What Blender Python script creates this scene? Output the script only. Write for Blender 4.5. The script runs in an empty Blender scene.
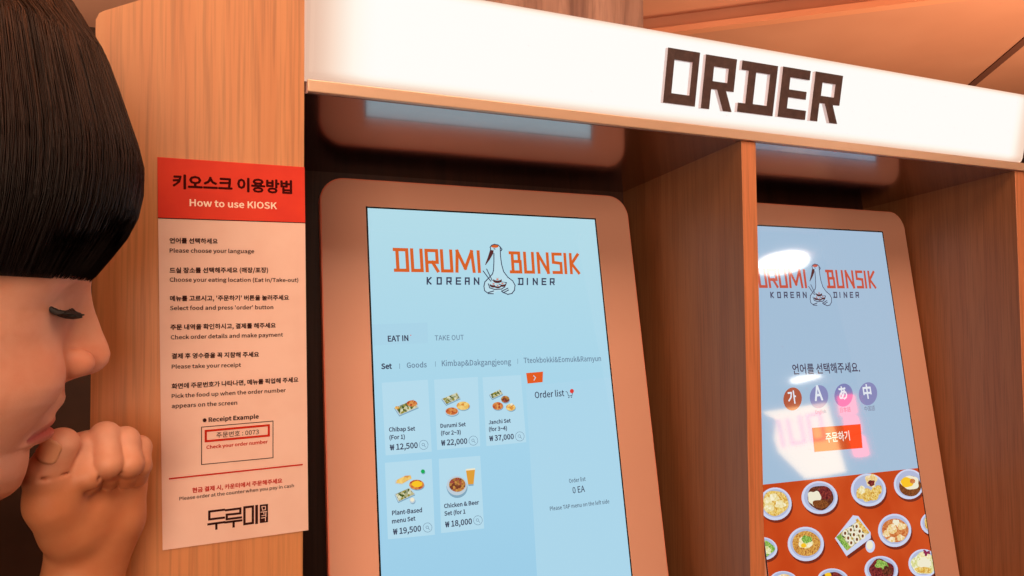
import bpy, bmesh, math, random
import numpy as np
from mathutils import Vector, Matrix
random.seed(7); rng = np.random.default_rng(7)
sc = bpy.context.scene
COL = sc.collection
sc.view_settings.view_transform = 'Standard'
sc.view_settings.look = 'None'

# ------------------------------------------------------------------ camera
CAM = np.array([0.0, 0.0, 1.5]); FPX = 717.2
M = np.array([[0.92107424, -0.38930017, -0.00822334],
              [-0.0077827, -0.03951993, 0.99918847],
              [0.38930923, 0.92026276, 0.0394306]])     # rows: right, up, forward
cd = bpy.data.cameras.new('camera'); cam = bpy.data.objects.new('camera', cd); COL.objects.link(cam)
cd.sensor_fit = 'HORIZONTAL'; cd.sensor_width = 36.0; cd.lens = FPX / 1024 * 36.0
cd.clip_start = 0.01
rot = Matrix((M[0], M[1], -M[2])).transposed()
cam.matrix_world = Matrix.Translation(CAM) @ rot.to_4x4()
sc.camera = cam

def ray(x, y):
    return M.T @ np.array([(x - 512) / FPX, -(y - 288) / FPX, 1.0])
def hit(x, y, P, n):
    """the point of the plane (P, n) where photograph pixel x, y shows it"""
    r = ray(x, y); return CAM + r * (np.dot(n, P - CAM) / np.dot(n, r))
def atY(x, y, Y):
    return hit(x, y, np.array([0, Y, 0.]), np.array([0, 1., 0]))

# ------------------------------------------------------------------ materials
def lin(c):
    out = []
    for v in c[:3]:
        v = v / 255.0
        out.append(v / 12.92 if v <= 0.04045 else ((v + 0.055) / 1.055) ** 2.4)
    return (*out, 1.0)
def mat(name, col, rough=0.5, metal=0.0, emit=None, strength=1.0, spec=0.5, ior=1.5, sss=0.0, coat=0.0):
    m = bpy.data.materials.new(name); m.use_nodes = True
    b = m.node_tree.nodes['Principled BSDF']
    b.inputs['Base Color'].default_value = lin(col)
    b.inputs['Roughness'].default_value = rough
    b.inputs['Metallic'].default_value = metal
    b.inputs['Specular IOR Level'].default_value = spec
    b.inputs['IOR'].default_value = ior
    b.inputs['Coat Weight'].default_value = coat
    if sss:
        b.inputs['Subsurface Weight'].default_value = sss
        b.inputs['Subsurface Radius'].default_value = (1, .35, .2)
        b.inputs['Subsurface Scale'].default_value = .006
    if emit is not None:
        b.inputs['Emission Color'].default_value = lin(emit)
        b.inputs['Emission Strength'].default_value = strength
    return m
def N(m): return m.node_tree.nodes
def LK(m, a, b): m.node_tree.links.new(a, b)
def ramp(m, fac, stops):
    r = N(m).new('ShaderNodeValToRGB'); els = r.color_ramp.elements
    while len(els) < len(stops): els.new(0.5)
    for e, (p, c) in zip(els, stops): e.position = p; e.color = lin(c)
    LK(m, fac, r.inputs['Fac']); return r
def wood(name, c1, c2, c3, rough=0.45, scale=(70, 70, 1.6), bump=0.04, axis=None):
    m = mat(name, c1, rough); b = N(m)['Principled BSDF']
    tc = N(m).new('ShaderNodeTexCoord'); mp = N(m).new('ShaderNodeMapping')
    mp.inputs['Scale'].default_value = scale; LK(m, tc.outputs['Object'], mp.inputs['Vector'])
    n1 = N(m).new('ShaderNodeTexNoise'); n1.inputs['Scale'].default_value = 1.0; n1.inputs['Detail'].default_value = 7
    n1.inputs['Roughness'].default_value = .62; n1.inputs['Distortion'].default_value = .6
    LK(m, mp.outputs[0], n1.inputs['Vector'])
    r1 = ramp(m, n1.outputs['Fac'], [(.28, c3), (.46, c1), (.62, c2), (.8, c1)])
    mp2 = N(m).new('ShaderNodeMapping'); mp2.inputs['Scale'].default_value = tuple(s * 7 for s in scale[:2]) + (scale[2] * 9,)
    LK(m, tc.outputs['Object'], mp2.inputs['Vector'])
    n2 = N(m).new('ShaderNodeTexNoise'); n2.inputs['Scale'].default_value = 1.0; n2.inputs['Detail'].default_value = 2
    LK(m, mp2.outputs[0], n2.inputs['Vector'])
    r2 = ramp(m, n2.outputs['Fac'], [(.3, (205, 205, 205)), (.55, (255, 255, 255))])
    mx = N(m).new('ShaderNodeMix'); mx.data_type = 'RGBA'; mx.blend_type = 'MULTIPLY'; mx.inputs[0].default_value = .55
    LK(m, r1.outputs[0], mx.inputs[6]); LK(m, r2.outputs[0], mx.inputs[7]); LK(m, mx.outputs[2], b.inputs['Base Color'])
    bp = N(m).new('ShaderNodeBump'); bp.inputs['Strength'].default_value = bump; bp.inputs['Distance'].default_value = .002
    LK(m, n1.outputs['Fac'], bp.inputs['Height']); LK(m, bp.outputs[0], b.inputs['Normal'])
    return m
def speckle(m, c1, c2, scale, detail=3, lo=.35, hi=.65, emit=False):
    tc = N(m).new('ShaderNodeTexCoord'); n = N(m).new('ShaderNodeTexNoise')
    n.inputs['Scale'].default_value = scale; n.inputs['Detail'].default_value = detail
    LK(m, tc.outputs['Object'], n.inputs['Vector'])
    r = ramp(m, n.outputs['Fac'], [(lo, c1), (hi, c2)])
    LK(m, r.outputs[0], N(m)['Principled BSDF'].inputs['Emission Color' if emit else 'Base Color'])
    return m

# ------------------------------------------------------------------ mesh helpers
def link_mesh(name, verts, faces, mats, parent=None, fmat=None, smooth=False):
    me = bpy.data.meshes.new(name); me.from_pydata([tuple(map(float, v)) for v in verts], [], faces)
    for mm in (mats if isinstance(mats, (list, tuple)) else [mats]): me.materials.append(mm)
    if fmat is not None: me.polygons.foreach_set('material_index', fmat)
    if smooth: me.polygons.foreach_set('use_smooth', [True] * len(me.polygons))
    me.update()
    o = bpy.data.objects.new(name, me); COL.objects.link(o)
    if parent is not None:
        o.parent = parent
        o.matrix_parent_inverse = Matrix.Translation(parent.location).inverted() if parent.parent is None else Matrix.Identity(4)
    return o
class MB:
    def __init__(s): s.v = []; s.f = []; s.m = []
    def poly(s, pts, mi=0):
        k = len(s.v); s.v += [tuple(p) for p in pts]; s.f.append(tuple(range(k, k + len(pts)))); s.m.append(mi)
    def add(s, vs, fs, mi=0):
        k = len(s.v); s.v += [tuple(p) for p in vs]; s.f += [tuple(i + k for i in f) for f in fs]; s.m += [mi] * len(fs)
    def box(s, a, b, mi=0):
        (x0, y0, z0), (x1, y1, z1) = a, b
        s.add([(x0, y0, z0), (x1, y0, z0), (x1, y1, z0), (x0, y1, z0), (x0, y0, z1), (x1, y0, z1), (x1, y1, z1), (x0, y1, z1)],
              [(3, 2, 1, 0), (4, 5, 6, 7), (0, 1, 5, 4), (1, 2, 6, 5), (2, 3, 7, 6), (3, 0, 4, 7)], mi)
    def prism(s, front, back, mi=0):
        n = len(front)
        s.add(list(front) + list(back), [tuple(range(n)), tuple(range(2 * n - 1, n - 1, -1))] + [((i + 1) % n, i, n + i, n + (i + 1) % n) for i in range(n)], mi)
    def build(s, name, mats, parent=None, bevel=0, smooth=False, recalc=True):
        o = link_mesh(name, s.v, s.f, mats, parent, s.m, smooth)
        if recalc:
            bm = bmesh.new(); bm.from_mesh(o.data); bmesh.ops.recalc_face_normals(bm, faces=bm.faces); bm.to_mesh(o.data); bm.free()
        if bevel:
            md = o.modifiers.new('bevel', 'BEVEL'); md.width = bevel; md.segments = 3; md.limit_method = 'ANGLE'; md.angle_limit = math.radians(40)
        return o
def tag(o, label=None, cat=None, group=None, kind=None):
    if label: o['label'] = label
    if cat: o['category'] = cat
    if group: o['group'] = group
    if kind: o['kind'] = kind
    return o
def empty(name, loc, label, cat, group=None):
    o = bpy.data.objects.new(name, None); COL.objects.link(o); o.location = loc; o.empty_display_size = .05
    return tag(o, label, cat, group)
def struct(o): o['kind'] = 'structure'; return o

# ------------------------------------------------------------------ flat drawing on a plane of the scene
TEXT_CACHE = {}
def bundled_font(fname):
    try:
        import os
        return bpy.data.fonts.load(os.path.join(bpy.utils.system_resource('DATAFILES', path='fonts'), fname))
    except Exception:
        return None
FONTS = {'poster': bundled_font('Noto Sans CJK Regular.woff2')}; FONTS['screen'] = FONTS['poster']
FONT = 'poster'
def text_mesh(s, bold):
    if (s, bold, FONT) not in TEXT_CACHE:
        cu = bpy.data.curves.new('lettering', 'FONT'); cu.body = s; cu.size = 1.0; cu.fill_mode = 'FRONT'
        cu.resolution_u = 2; cu.offset = bold
        fnt = FONTS['screen' if any(ord(ch_) > 0x2fff for ch_ in s) else FONT]
        if fnt is not None: cu.font = fnt
        o = bpy.data.objects.new('lettering', cu); COL.objects.link(o)
        dg = bpy.context.evaluated_depsgraph_get(); ev = o.evaluated_get(dg); me = ev.to_mesh()
        v = np.array([tuple(p.co[:2]) for p in me.vertices]) if len(me.vertices) else np.zeros((1, 2))
        f = [tuple(p.vertices) for p in me.polygons]
        ev.to_mesh_clear(); bpy.data.objects.remove(o); bpy.data.curves.remove(cu)
        TEXT_CACHE[(s, bold, FONT)] = (v, f)
    return TEXT_CACHE[(s, bold, FONT)]
class Sheet:
    """a flat printed or lit surface standing in the scene: origin, two axes, and the pictures on it, given where the photo shows them"""
    def __init__(s, O, U, V, clip=None):
        s.O = np.array(O, float); s.U = np.array(U, float); s.V = np.array(V, float); s.n = np.cross(s.U, s.V); s.clip = clip
    def uv(s, x, y):
        P = hit(x, y, s.O, s.n) - s.O; return np.array([P @ s.U, P @ s.V])
    def w(s, uv, lay): return s.O + s.U * uv[0] + s.V * uv[1] + s.n * lay * .00012
    def clipped(s, pts):
        if s.clip is None: return pts
        u0, u1, v0, v1 = s.clip
        for ax, lim, sg in ((0, u0, 1), (0, u1, -1), (1, v0, 1), (1, v1, -1)):
            out = []
            for i in range(len(pts)):
                p, q = pts[i], pts[(i + 1) % len(pts)]
                dp, dq = sg * (p[ax] - lim), sg * (q[ax] - lim)
                if dp >= 0: out.append(p)
                if dp * dq < 0: out.append(p + (q - p) * (dp / (dp - dq)))
            pts = out
            if len(pts) < 3: return []
        return pts
    def poly_uv(s, mb, pts, lay, mi=0):
        pts = s.clipped([np.array(p, float) for p in pts])
        if len(pts) >= 3:
            mb.poly([s.w(p, lay) for p in pts], mi)
    def poly(s, mb, px, lay, mi=0): s.poly_uv(mb, [s.uv(*p) for p in px], lay, mi)
    def stroke_uv(s, mb, pts, wid, lay, mi=0, closed=False, cap=True):
        pts = [np.array(p, float) for p in pts]; n = len(pts)
        segs = [(i, (i + 1) % n) for i in range(n if closed else n - 1)]
        for i, j in segs:
            d = pts[j] - pts[i]; L = np.hypot(*d)
            if L < 1e-9: continue
            d /= L; t = np.array([-d[1], d[0]]) * wid / 2; e = d * wid / 2 if cap else d * 0
            s.poly_uv(mb, [pts[i] - e - t, pts[j] + e - t, pts[j] + e + t, pts[i] - e + t], lay + .02 * i / max(n, 1), mi)
    def stroke(s, mb, px, wid, lay, mi=0, closed=False): s.stroke_uv(mb, [s.uv(*p) for p in px], wid, lay, mi, closed)
    def ell(s, mb, c, rx, ry, lay, mi=0, rot=0, n=28, wob=0):
        pts = []
        for k in range(n):
            a = 2 * math.pi * k / n; r = 1 + wob * math.sin(3 * a + c[0]) + wob * math.sin(5 * a + c[1])
            x, y = rx * r * math.cos(a), ry * r * math.sin(a); cr, sr = math.cos(rot), math.sin(rot)
            pts.append((c[0] + x * cr - y * sr, c[1] + x * sr + y * cr))
        s.poly(mb, pts[::-1], lay, mi)
    def text(s, mb, string, p, q, lay, mi=0, bold=0.0, hs=1.0):
        v, f = text_mesh(string, 0.0)
        A, B = s.uv(*p), s.uv(*q); d = B - A; L = np.hypot(*d); d /= L; t = np.array([-d[1], d[0]])
        x0, x1 = v[:, 0].min(), v[:, 0].max(); k = L / (x1 - x0)
        for i, (ox, oy) in enumerate([(0, 0)] if bold <= 0 else [(0, 0), (-bold, 0), (bold, 0), (0, -bold), (0, bold), (bold * .7, bold * .7), (-bold * .7, bold * .7), (bold * .7, -bold * .7), (-bold * .7, -bold * .7)]):     # a heavier weight
            mb.add([s.w(A + d * (x + ox - x0) * k + t * (y + oy) * k * hs, lay + .06 * i) for x, y in v], f, mi)

# ================================================================== ROOM
warm_wall = speckle(mat('brown_plaster', (96, 56, 36), .9), (92, 53, 34), (104, 61, 40), 3)
dark_wall = speckle(mat('dark_brown_wall', (70, 42, 26), .9), (64, 38, 23), (78, 48, 30), 4)
ceil_m = speckle(mat('peach_painted_ceiling', (198, 134, 100), .8), (192, 128, 95), (204, 140, 106), 1.3)
floor_m = speckle(mat('brown_floor', (110, 72, 50), .5), (100, 64, 44), (122, 82, 58), 6)
X0, X1, Y0, Y1, ZC = -3.0, 9.6, -8.3, 3.7, 2.75
def slab(name, a, b, m): mb = MB(); mb.box(a, b); return struct(mb.build(name, m))
slab('floor', (X0, Y0, -.1), (X1, Y1, 0), floor_m)
slab('wall_left', (X0 - .1, Y0, 0), (X0, Y1, 3.1), dark_wall)
slab('wall_right', (X1, Y0, 0), (X1 + .1, Y1, 3.1), warm_wall)
slab('wall_front', (X0, Y0 - .1, 0), (X1, Y0, 3.1), warm_wall)
slab('wall_back', (X0, Y1, 0), (X1, Y1 + .1, 3.1), dark_wall)
# stepped ceiling: the far part hangs lower behind a slanting lip
A = np.array([1.9444, 2.5588]); B = np.array([2.6845, 1.9279]); d = (B - A) / np.hypot(*(B - A)); nn = np.array([-d[1], d[0]])
E0 = A - d * ((A[1] - Y1) / d[1]); E0 = A + d * ((Y1 - A[1]) / d[1]); E1 = A + d * ((X1 - A[0]) / d[0])
mb = MB()
hi = 2.83
mb.prism([(E0[0], E0[1], ZC), (E1[0], E1[1], ZC), (X1, Y1, ZC)], [(E0[0], E0[1], hi + .1), (E1[0], E1[1], hi + .1), (X1, Y1, hi + .1)])
struct(mb.build('ceiling_far', ceil_m))
mb = MB(); mb.prism([(X0, Y0, hi), (X1, Y0, hi), (E1[0], E1[1], hi), (E0[0], E0[1], hi), (X0, Y1, hi)],
                    [(X0, Y0, hi + .1), (X1, Y0, hi + .1), (E1[0], E1[1], hi + .1), (E0[0], E0[1], hi + .1), (X0, Y1, hi + .1)])
struct(mb.build('ceiling', ceil_m))
mb = MB(); q = [E0 - nn * .05, E1 - nn * .05, E1 + nn * .0, E0 + nn * .0]
mb.prism([(*p, ZC - .015) for p in q], [(*p, ZC + .012) for p in q]); struct(mb.build('trim_1', mat('ceiling_lip_paint', (214, 140, 100), .7)))
mb = MB(); g0, g1 = np.array([4.35, 3.25]), np.array([3.3, 1.88]); gd = (g1 - g0) / np.hypot(*(g1 - g0)); gn = np.array([-gd[1], gd[0]]) * .02
mb.prism([(*p, ZC - .006) for p in (g0 - gn, g1 - gn, g1 + gn, g0 + gn)], [(*p, ZC + .002) for p in (g0 - gn, g1 - gn, g1 + gn, g0 + gn)])
struct(mb.build('trim_2', mat('dark_seam', (105, 58, 38), .8)))
part_m = wood('brown_grey_cladding', (150, 112, 94), (172, 132, 112), (116, 82, 70), .8, (9, 9, .8))
slab('wall_partition', (.55, 2.45, 0), (1.63, 2.62, hi), part_m)

# ================================================================== KIOSK CABINET
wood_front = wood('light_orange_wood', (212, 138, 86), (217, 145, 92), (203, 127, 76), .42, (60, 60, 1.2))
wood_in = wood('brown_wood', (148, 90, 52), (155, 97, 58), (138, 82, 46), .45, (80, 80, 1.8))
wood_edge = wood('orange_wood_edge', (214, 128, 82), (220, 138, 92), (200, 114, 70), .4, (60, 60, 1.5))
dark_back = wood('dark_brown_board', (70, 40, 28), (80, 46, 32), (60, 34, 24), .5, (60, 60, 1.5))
FY, BY = .62, .865                     # front and rear of the cabinet
ZS = 1.5 + .1905                      # underside of the top board
XL, XD0, XD1, XR0, XR1 = .0730, .5370, .5572, 1.0005, 1.0205
CT = 1.045                            # counter top
cab = empty('kiosk_cabinet', (.5, .8, 0), 'built-in light wood cabinet with two open bays holding the ordering screens', 'cabinet')
prof = [(-.0795, 0.0), (XL, 0.0), (XL, 1.8125), (-.050, 1.7500), (-.0752, 1.7372), (-.0790, 1.7345), (-.0812, 1.7290)]
mb = MB(); mb.prism([(x, FY, z) for x, z in prof], [(x, BY + .02, z) for x, z in prof]); mb.build('side_panel', wood_front, cab)
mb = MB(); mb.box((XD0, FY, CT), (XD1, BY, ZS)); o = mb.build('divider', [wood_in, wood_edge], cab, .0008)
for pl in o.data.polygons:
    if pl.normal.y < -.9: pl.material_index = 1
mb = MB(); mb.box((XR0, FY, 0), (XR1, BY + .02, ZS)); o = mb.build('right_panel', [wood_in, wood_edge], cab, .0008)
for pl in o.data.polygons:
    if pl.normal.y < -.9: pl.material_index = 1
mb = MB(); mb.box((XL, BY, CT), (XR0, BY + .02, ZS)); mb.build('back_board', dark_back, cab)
soffit_m = mat('glossy_dark_brown_laminate', (172, 140, 138), .17, metal=1.0, spec=.5, ior=1.6, coat=.5); N(soffit_m)['Principled BSDF'].inputs['Coat Roughness'].default_value = .02
speckle(soffit_m, (168, 136, 134), (176, 144, 142), 9)
slope = math.tan(math.radians(4)); yb_ = BY + .02; pf = [(FY + .0022, ZS), (yb_, ZS - slope * (yb_ - FY)), (yb_, ZS + .0105), (FY + .0022, ZS + .0105)]
mb = MB(); mb.prism([(XL, y, z) for y, z in pf], [(XR1, y, z) for y, z in pf]); mb.build('top_board', soffit_m, cab)
mb = MB(); mb.box((XL, FY, CT - .03), (XR0, BY, CT)); mb.build('counter', wood_in, cab)
mb = MB(); mb.box((XL, FY + .02, .08), (XR0, BY, CT - .03)); mb.build('lower_carcass', wood_in, cab)
for x0, x1 in ((XL + .003, XD0 + .008), (XD0 + .012, XR0 - .003)):
    mb = MB(); mb.box((x0, FY, .09), (x1, FY + .0195, CT - .033)); dr = mb.build('door', wood_front, cab, .001)
    mb = MB(); mb.box(((x0 + x1) / 2 - .05, FY - .018, .9), ((x0 + x1) / 2 + .05, FY - .0002, .912)); mb.build('handle', mat('dark_metal', (50, 40, 36), .4, .8), dr, .002)

# ================================================================== LIGHT BOX SIGN
TIL = math.radians(11)
sign = empty('lightbox_sign', (.55, .65, ZS), 'long glowing white light box sign reading ORDER across the cabinet top', 'sign')
SV = np.array([0, -math.sin(TIL), math.cos(TIL)]); SO = np.array([0, FY, 1.5 + .2018]); SH = .0912
SN = np.array([0, -math.cos(TIL), -math.sin(TIL)])
SX0, SX1 = .0732, 1.0203
lb = mat('lit_white_acrylic', (40, 36, 32), .45, emit=(255, 252, 246), strength=1.0, spec=.25)
tc = N(lb).new('ShaderNodeTexCoord'); sx = N(lb).new('ShaderNodeSeparateXYZ'); LK(lb, tc.outputs['Object'], sx.inputs[0])
# brightness falls off towards the ends and the rims of the box, where the tubes stop
def mrange(m, inp, a, b, c, d_):
    r = N(m).new('ShaderNodeMapRange'); r.inputs[1].default_value = a; r.inputs[2].default_value = b; r.inputs[3].default_value = c; r.inputs[4].default_value = d_
    r.interpolation_type = 'SMOOTHSTEP'; LK(m, inp, r.inputs[0]); return r.outputs[0]
def mth(m, op, a, b):
    r = N(m).new('ShaderNodeMath'); r.operation = op; LK(m, a, r.inputs[0]); LK(m, b, r.inputs[1]); return r.outputs[0]
e = mth(lb, 'MULTIPLY', mrange(lb, sx.outputs[0], SX0 - .002, SX0 + .065, 0, 1), mrange(lb, sx.outputs[0], 1.012, .982, .25, 1))
e2 = mth(lb, 'MULTIPLY', mrange(lb, sx.outputs[2], SO[2] - .002, SO[2] + .012, .0, 1), mrange(lb, sx.outputs[2], SO[2] + SH * .983, SO[2] + SH * .983 - .010, .15, 1))
ee = mth(lb, 'MULTIPLY', e, e2)
rp = ramp(lb, ee, [(0, (226, 184, 160)), (.3, (246, 218, 198)), (.7, (252, 246, 234)), (1, (252, 251, 247))])
LK(lb, rp.outputs[0], N(lb)['Principled BSDF'].inputs['Emission Color'])
mb = MB()
f4 = lambda dx0, dx1, v0, v1, o_: [np.array([x, 0, 0]) + SO + SV * v + SN * o_ for x, v in ((dx0, v0), (dx1, v0), (dx1, v1), (dx0, v1))]
mb.prism(f4(SX0, SX1, 0, SH, 0), [(SX0, .80, SO[2]), (SX1, .80, SO[2]), (SX1, .80, SO[2] + SH * .98), (SX0, .80, SO[2] + SH * .98)])
mb.build('lit_case', lb, sign, .007)
strip_m = mat('light_metal_trim', (232, 190, 160), .32, .35)
mb = MB(); mb.box((SX0 + .002, FY - .004, ZS + .0003), (XR1, FY + .0018, SO[2] - .0003)); mb.build('bottom_trim', strip_m, sign, .001)
let_f = wood('dark_brown_letter_face', (82, 62, 60), (92, 70, 67), (72, 53, 52), .5, (120, 30, 120))
let_s = mat('pale_letter_side', (236, 218, 220), .4)
S = Sheet(SO, (1, 0, 0), SV)
GL = {
 'O': [[(0, 0), (1, 0), (1, 1), (0, 1)], [(.23, .19), (.79, .19), (.79, .80), (.23, .80)]],
 'R': [[(0, 0), (.27, 0), (.27, .38), (.46, .38), (.71, 0), (1, 0), (.75, .38), (1, .38), (1, 1), (0, 1)], [(.29, .53), (.76, .53), (.76, .80), (.29, .80)]],
 'D': [[(0, 0), (1, 0), (1, 1), (0, 1), (0, .82), (.2, .82), (.2, .18), (0, .18)], [(.41, .19), (.8, .19), (.8, .81), (.41, .81)]],
 'E': [[(0, 0), (1, 0), (1, .19), (.3, .19), (.3, .41), (.94, .41), (.94, .57), (.3, .57), (.3, .81), (1, .81), (1, 1), (0, 1)]],
}
cx = lambda x, y: (650 + x / 5.095, 30 + y / 5.095)
SL = Sheet(SO + SN * .005, (1, 0, 0), SV)
cells = [('O', (66, 372), (230, 388), (92, 92), (255, 112)), ('R', (256, 400), (418, 416), (288, 125), (442, 148)), ('D', (442, 418), (626, 438), (472, 156), (652, 182)),
         ('E', (648, 444), (792, 456), (680, 186), (818, 208)), ('R', (812, 462), (956, 478), (846, 212), (982, 232))]
for ch, bl, br, tl, tr in cells:
    P = [SL.uv(*cx(*p)) for p in (bl, br, tl, tr)]
    u0 = (P[0][0] + P[2][0]) / 2; u1 = (P[1][0] + P[3][0]) / 2; v0 = (P[0][1] + P[1][1]) / 2; v1 = (P[2][1] + P[3][1]) / 2
    cu = bpy.data.curves.new('letter', 'CURVE'); cu.dimensions = '2D'; cu.fill_mode = 'BOTH'; cu.extrude = .0022
    for ring in GL[ch]:
        sp = cu.splines.new('POLY'); sp.points.add(len(ring) - 1); sp.use_cyclic_u = True
        for pt, (a, b) in zip(sp.points, ring): pt.co = (u0 + (u1 - u0) * a, v0 + (v1 - v0) * b, 0, 1)
    t = bpy.data.objects.new('tmp', cu); COL.objects.link(t)
    dg = bpy.context.evaluated_depsgraph_get(); me0 = t.evaluated_get(dg).to_mesh()
    vs = [SO + np.array([1, 0, 0]) * p.co[0] + SV * p.co[1] + SN * (p.co[2] + .0028) for p in me0.vertices]
    fs = [tuple(p.vertices) for p in me0.polygons]; fm = [0 if p.normal[2] > .5 else 1 for p in me0.polygons]
    t.evaluated_get(dg).to_mesh_clear(); bpy.data.objects.remove(t)
    link_mesh('letter', vs, fs, [let_f, let_s], sign, fm)

# ================================================================== POSTER
paper = speckle(mat('pale_paper', (240, 198, 182), .75), (238, 195, 178), (242, 202, 186), 30)
red_p = speckle(mat('red_print', (222, 46, 10), .7), (218, 42, 9), (226, 50, 13), 40)
ink = mat('black_ink', (58, 26, 24), .9, spec=.08); red_ink = mat('red_ink', (196, 44, 28), .9, spec=.08); pale_ink = mat('pale_ink', (255, 226, 205), .9, spec=.08)
PT = 1.5
post = empty('instruction_poster', (.02, FY - .001, 1.47), 'tall narrow paper notice with red header and Korean kiosk instructions taped to wood panel', 'poster')
pu0, pu1 = -.0370, .0760; pv0, pvs, pv1 = PT - .1766, PT + .0793, PT + .1266
YP = FY - .0012
S = Sheet((0, YP, 0), (1, 0, 0), (0, 0, 1))
cor = [S.uv(162.6, 550.3), S.uv(308.4, 530.2), S.uv(304.6, 167.2), S.uv(157.3, 157)]; spl = [S.uv(157.9, 218), S.uv(305.2, 222.9)]
mb = MB(); mb.prism([S.w(p, 0) for p in cor], [S.w(p, 0) + np.array([0, .0011, 0]) for p in cor]); mb.build('paper_sheet', paper, post)
mb = MB(); S.poly_uv(mb, [spl[0], spl[1], cor[2], cor[3]], 1); S.stroke_uv(mb, spl, .0007, 1.3, 1, cap=False); mb.build('header_band', [red_p, ink], post)
c1 = lambda x, y: (150 + x / 2.882, 150 + y / 2.88)
c2 = lambda x, y: (150 + x / 2.618, 340 + y / 2.618)
c3 = lambda x, y: (130 + x / 5.095, 463 + y / 5.095)
mb = MB(); S.text(mb, '키오스크 이용방법', c1(67, 107), c1(408, 123), 2, bold=.014, hs=1.0); mb.build('heading_lettering', mat('maroon_ink', (66, 14, 12), .9, spec=.08), post)
mb = MB(); S.text(mb, 'How to use KIOSK', c1(115, 161), c1(365, 170), 2, bold=.009, hs=.9); mb.build('english_heading_lettering', pale_ink, post)
LINES = [[(c1, '언어를 선택하세요', (57, 267), (195, 269), .011), (c1, 'Please choose your language', (57, 295), (300, 297), .007)],
         [(c1, '드실 장소를 선택해주세요 (매장/포장)', (57, 353), (340, 352), .011), (c1, 'Choose your eating location (Eat in/Take-out)', (57, 379), (427, 380), .007)],
         [(c1, "메뉴를 고르시고, '주문하기' 버튼을 눌러주세요", (58, 434), (400, 431), .011), (c1, "Select food and press 'order' button", (58, 461), (355, 458), .007)],
         [(c1, '주문 내역을 확인하시고, 결제를 해주세요', (59, 517), (362, 511), .011), (c1, 'Check order details and make payment', (60, 545), (383, 537), .007)],
         [(c2, '결제 후 영수증을 꼭 지참해 주세요', (57, 48), (285, 43), .011), (c2, 'Please take your receipt', (57, 75), (238, 70), .007)],
         [(c2, '화면에 주문번호가 나타나면, 메뉴를 픽업해 주세요', (57, 127), (388, 109), .011), (c2, 'Pick the food up when the order number', (57, 152), (355, 136), .007), (c2, 'appears on the screen', (57, 178), (228, 169), .007)],
         [(c3, 'Please order at the counter when you pay in cash', (252, 190), (835, 122), .006)]]
for ln in LINES:
    mb = MB()
    for c_, s_, a, b, kb in ln: S.text(mb, s_, c_(*a), c_(*b), 2, bold=kb, hs=1 if ord(s_[0]) > 0x2fff else .9)
    mb.build('instruction_lettering', ink, post)
mb = MB(); S.text(mb, 'Receipt Example', c2(154, 214), c2(284, 205), 2, bold=.013, hs=.9); S.ell(mb, c2(143, 210), 2.0, 2.0, 2); mb.build('caption_lettering', ink, post)
mb = MB(); S.stroke(mb, [c2(135, 228), c2(322, 212), c2(322, 308), c2(135, 326)], .0006, 2, 0, True)
S.stroke(mb, [c2(146, 238), c2(311, 223), c2(311, 250), c2(146, 265)], .0017, 2.2, 1, True)
S.text(mb, '주문번호 : 0073', c2(174, 255), c2(285, 246), 2, 0, bold=.002)
S.text(mb, 'Check your order number', c2(148, 285), c2(308, 270), 2, 1, bold=.012, hs=.9)
mb.build('receipt_diagram', [ink, red_ink], post)
mb = MB(); S.stroke(mb, [(169.8, 478.7), (302, 464.6)], .0012, 2, 0); S.text(mb, '현금 결제 시, 카운터에서 주문해주세요', c3(318, 150), c3(775, 99), 2, 0, bold=.012); mb.build('red_notice_lettering', red_ink, post)
mb = MB()
for pts in ([(404, 247), (478, 238)], [(404, 247), (404, 287), (478, 278)], [(400, 312), (480, 301)], [(440, 308), (440, 334)],
            [(490, 240), (562, 231), (562, 256), (493, 263), (493, 286), (565, 277)], [(487, 302), (567, 292)], [(528, 298), (528, 323)]):
    S.stroke_uv(mb, [S.uv(*c3(*p)) for p in pts], .0017, 2, cap=True)
S.stroke(mb, [c3(583, 226), c3(626, 221), c3(626, 305), c3(583, 311)], .0018, 2, 0, True); S.stroke(mb, [c3(645, 220), c3(645, 304)], .0021, 2)
S.poly(mb, [c3(661, 306), c3(703, 301), c3(703, 208), c3(661, 213)], 2)
for pts in ([(672, 222), (690, 220)], [(672, 222), (675, 240), (690, 237), (690, 220)], [(667, 250), (697, 246)], [(682, 250), (682, 258)], [(672, 268), (690, 264)], [(692, 252), (692, 272)], [(670, 280), (690, 277), (690, 294)]):
    S.stroke_uv(mb, [S.uv(*c3(*p)) for p in pts], .0006, 3, 1)
mb.build('logo_lettering', [ink, paper], post)

# ================================================================== KIOSKS
FONT = 'screen'
bezel_m = speckle(mat('rose_gold_bezel', (232, 172, 146), .34, .0), (230, 169, 143), (234, 175, 149), 2)
edge_m = mat('coral_edge_trim', (248, 142, 114), .3, .1)
house_m = mat('dark_brown_housing', (70, 42, 32), .45)
base_m = mat('steel_base', (120, 92, 80), .4, .6)
def lit(name, col, k=1.0): return mat(name, (8, 8, 9), .045, emit=col, strength=k, spec=.5, ior=1.55)
def litfood(name, a, b, c, scale=260):
    m = lit(name, a); tc = N(m).new('ShaderNodeTexCoord'); n = N(m).new('ShaderNodeTexVoronoi'); n.inputs['Scale'].default_value = scale * 1.7
    LK(m, tc.outputs['Object'], n.inputs['Vector'])
    sp = N(m).new('ShaderNodeSeparateColor'); LK(m, n.outputs['Color'], sp.inputs[0])
    r = ramp(m, sp.outputs[0], [(.15, a), (.5, b), (.85, c)]); LK(m, r.outputs[0], N(m)['Principled BSDF'].inputs['Emission Color']); return m
KS1 = .806 / .78
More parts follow.
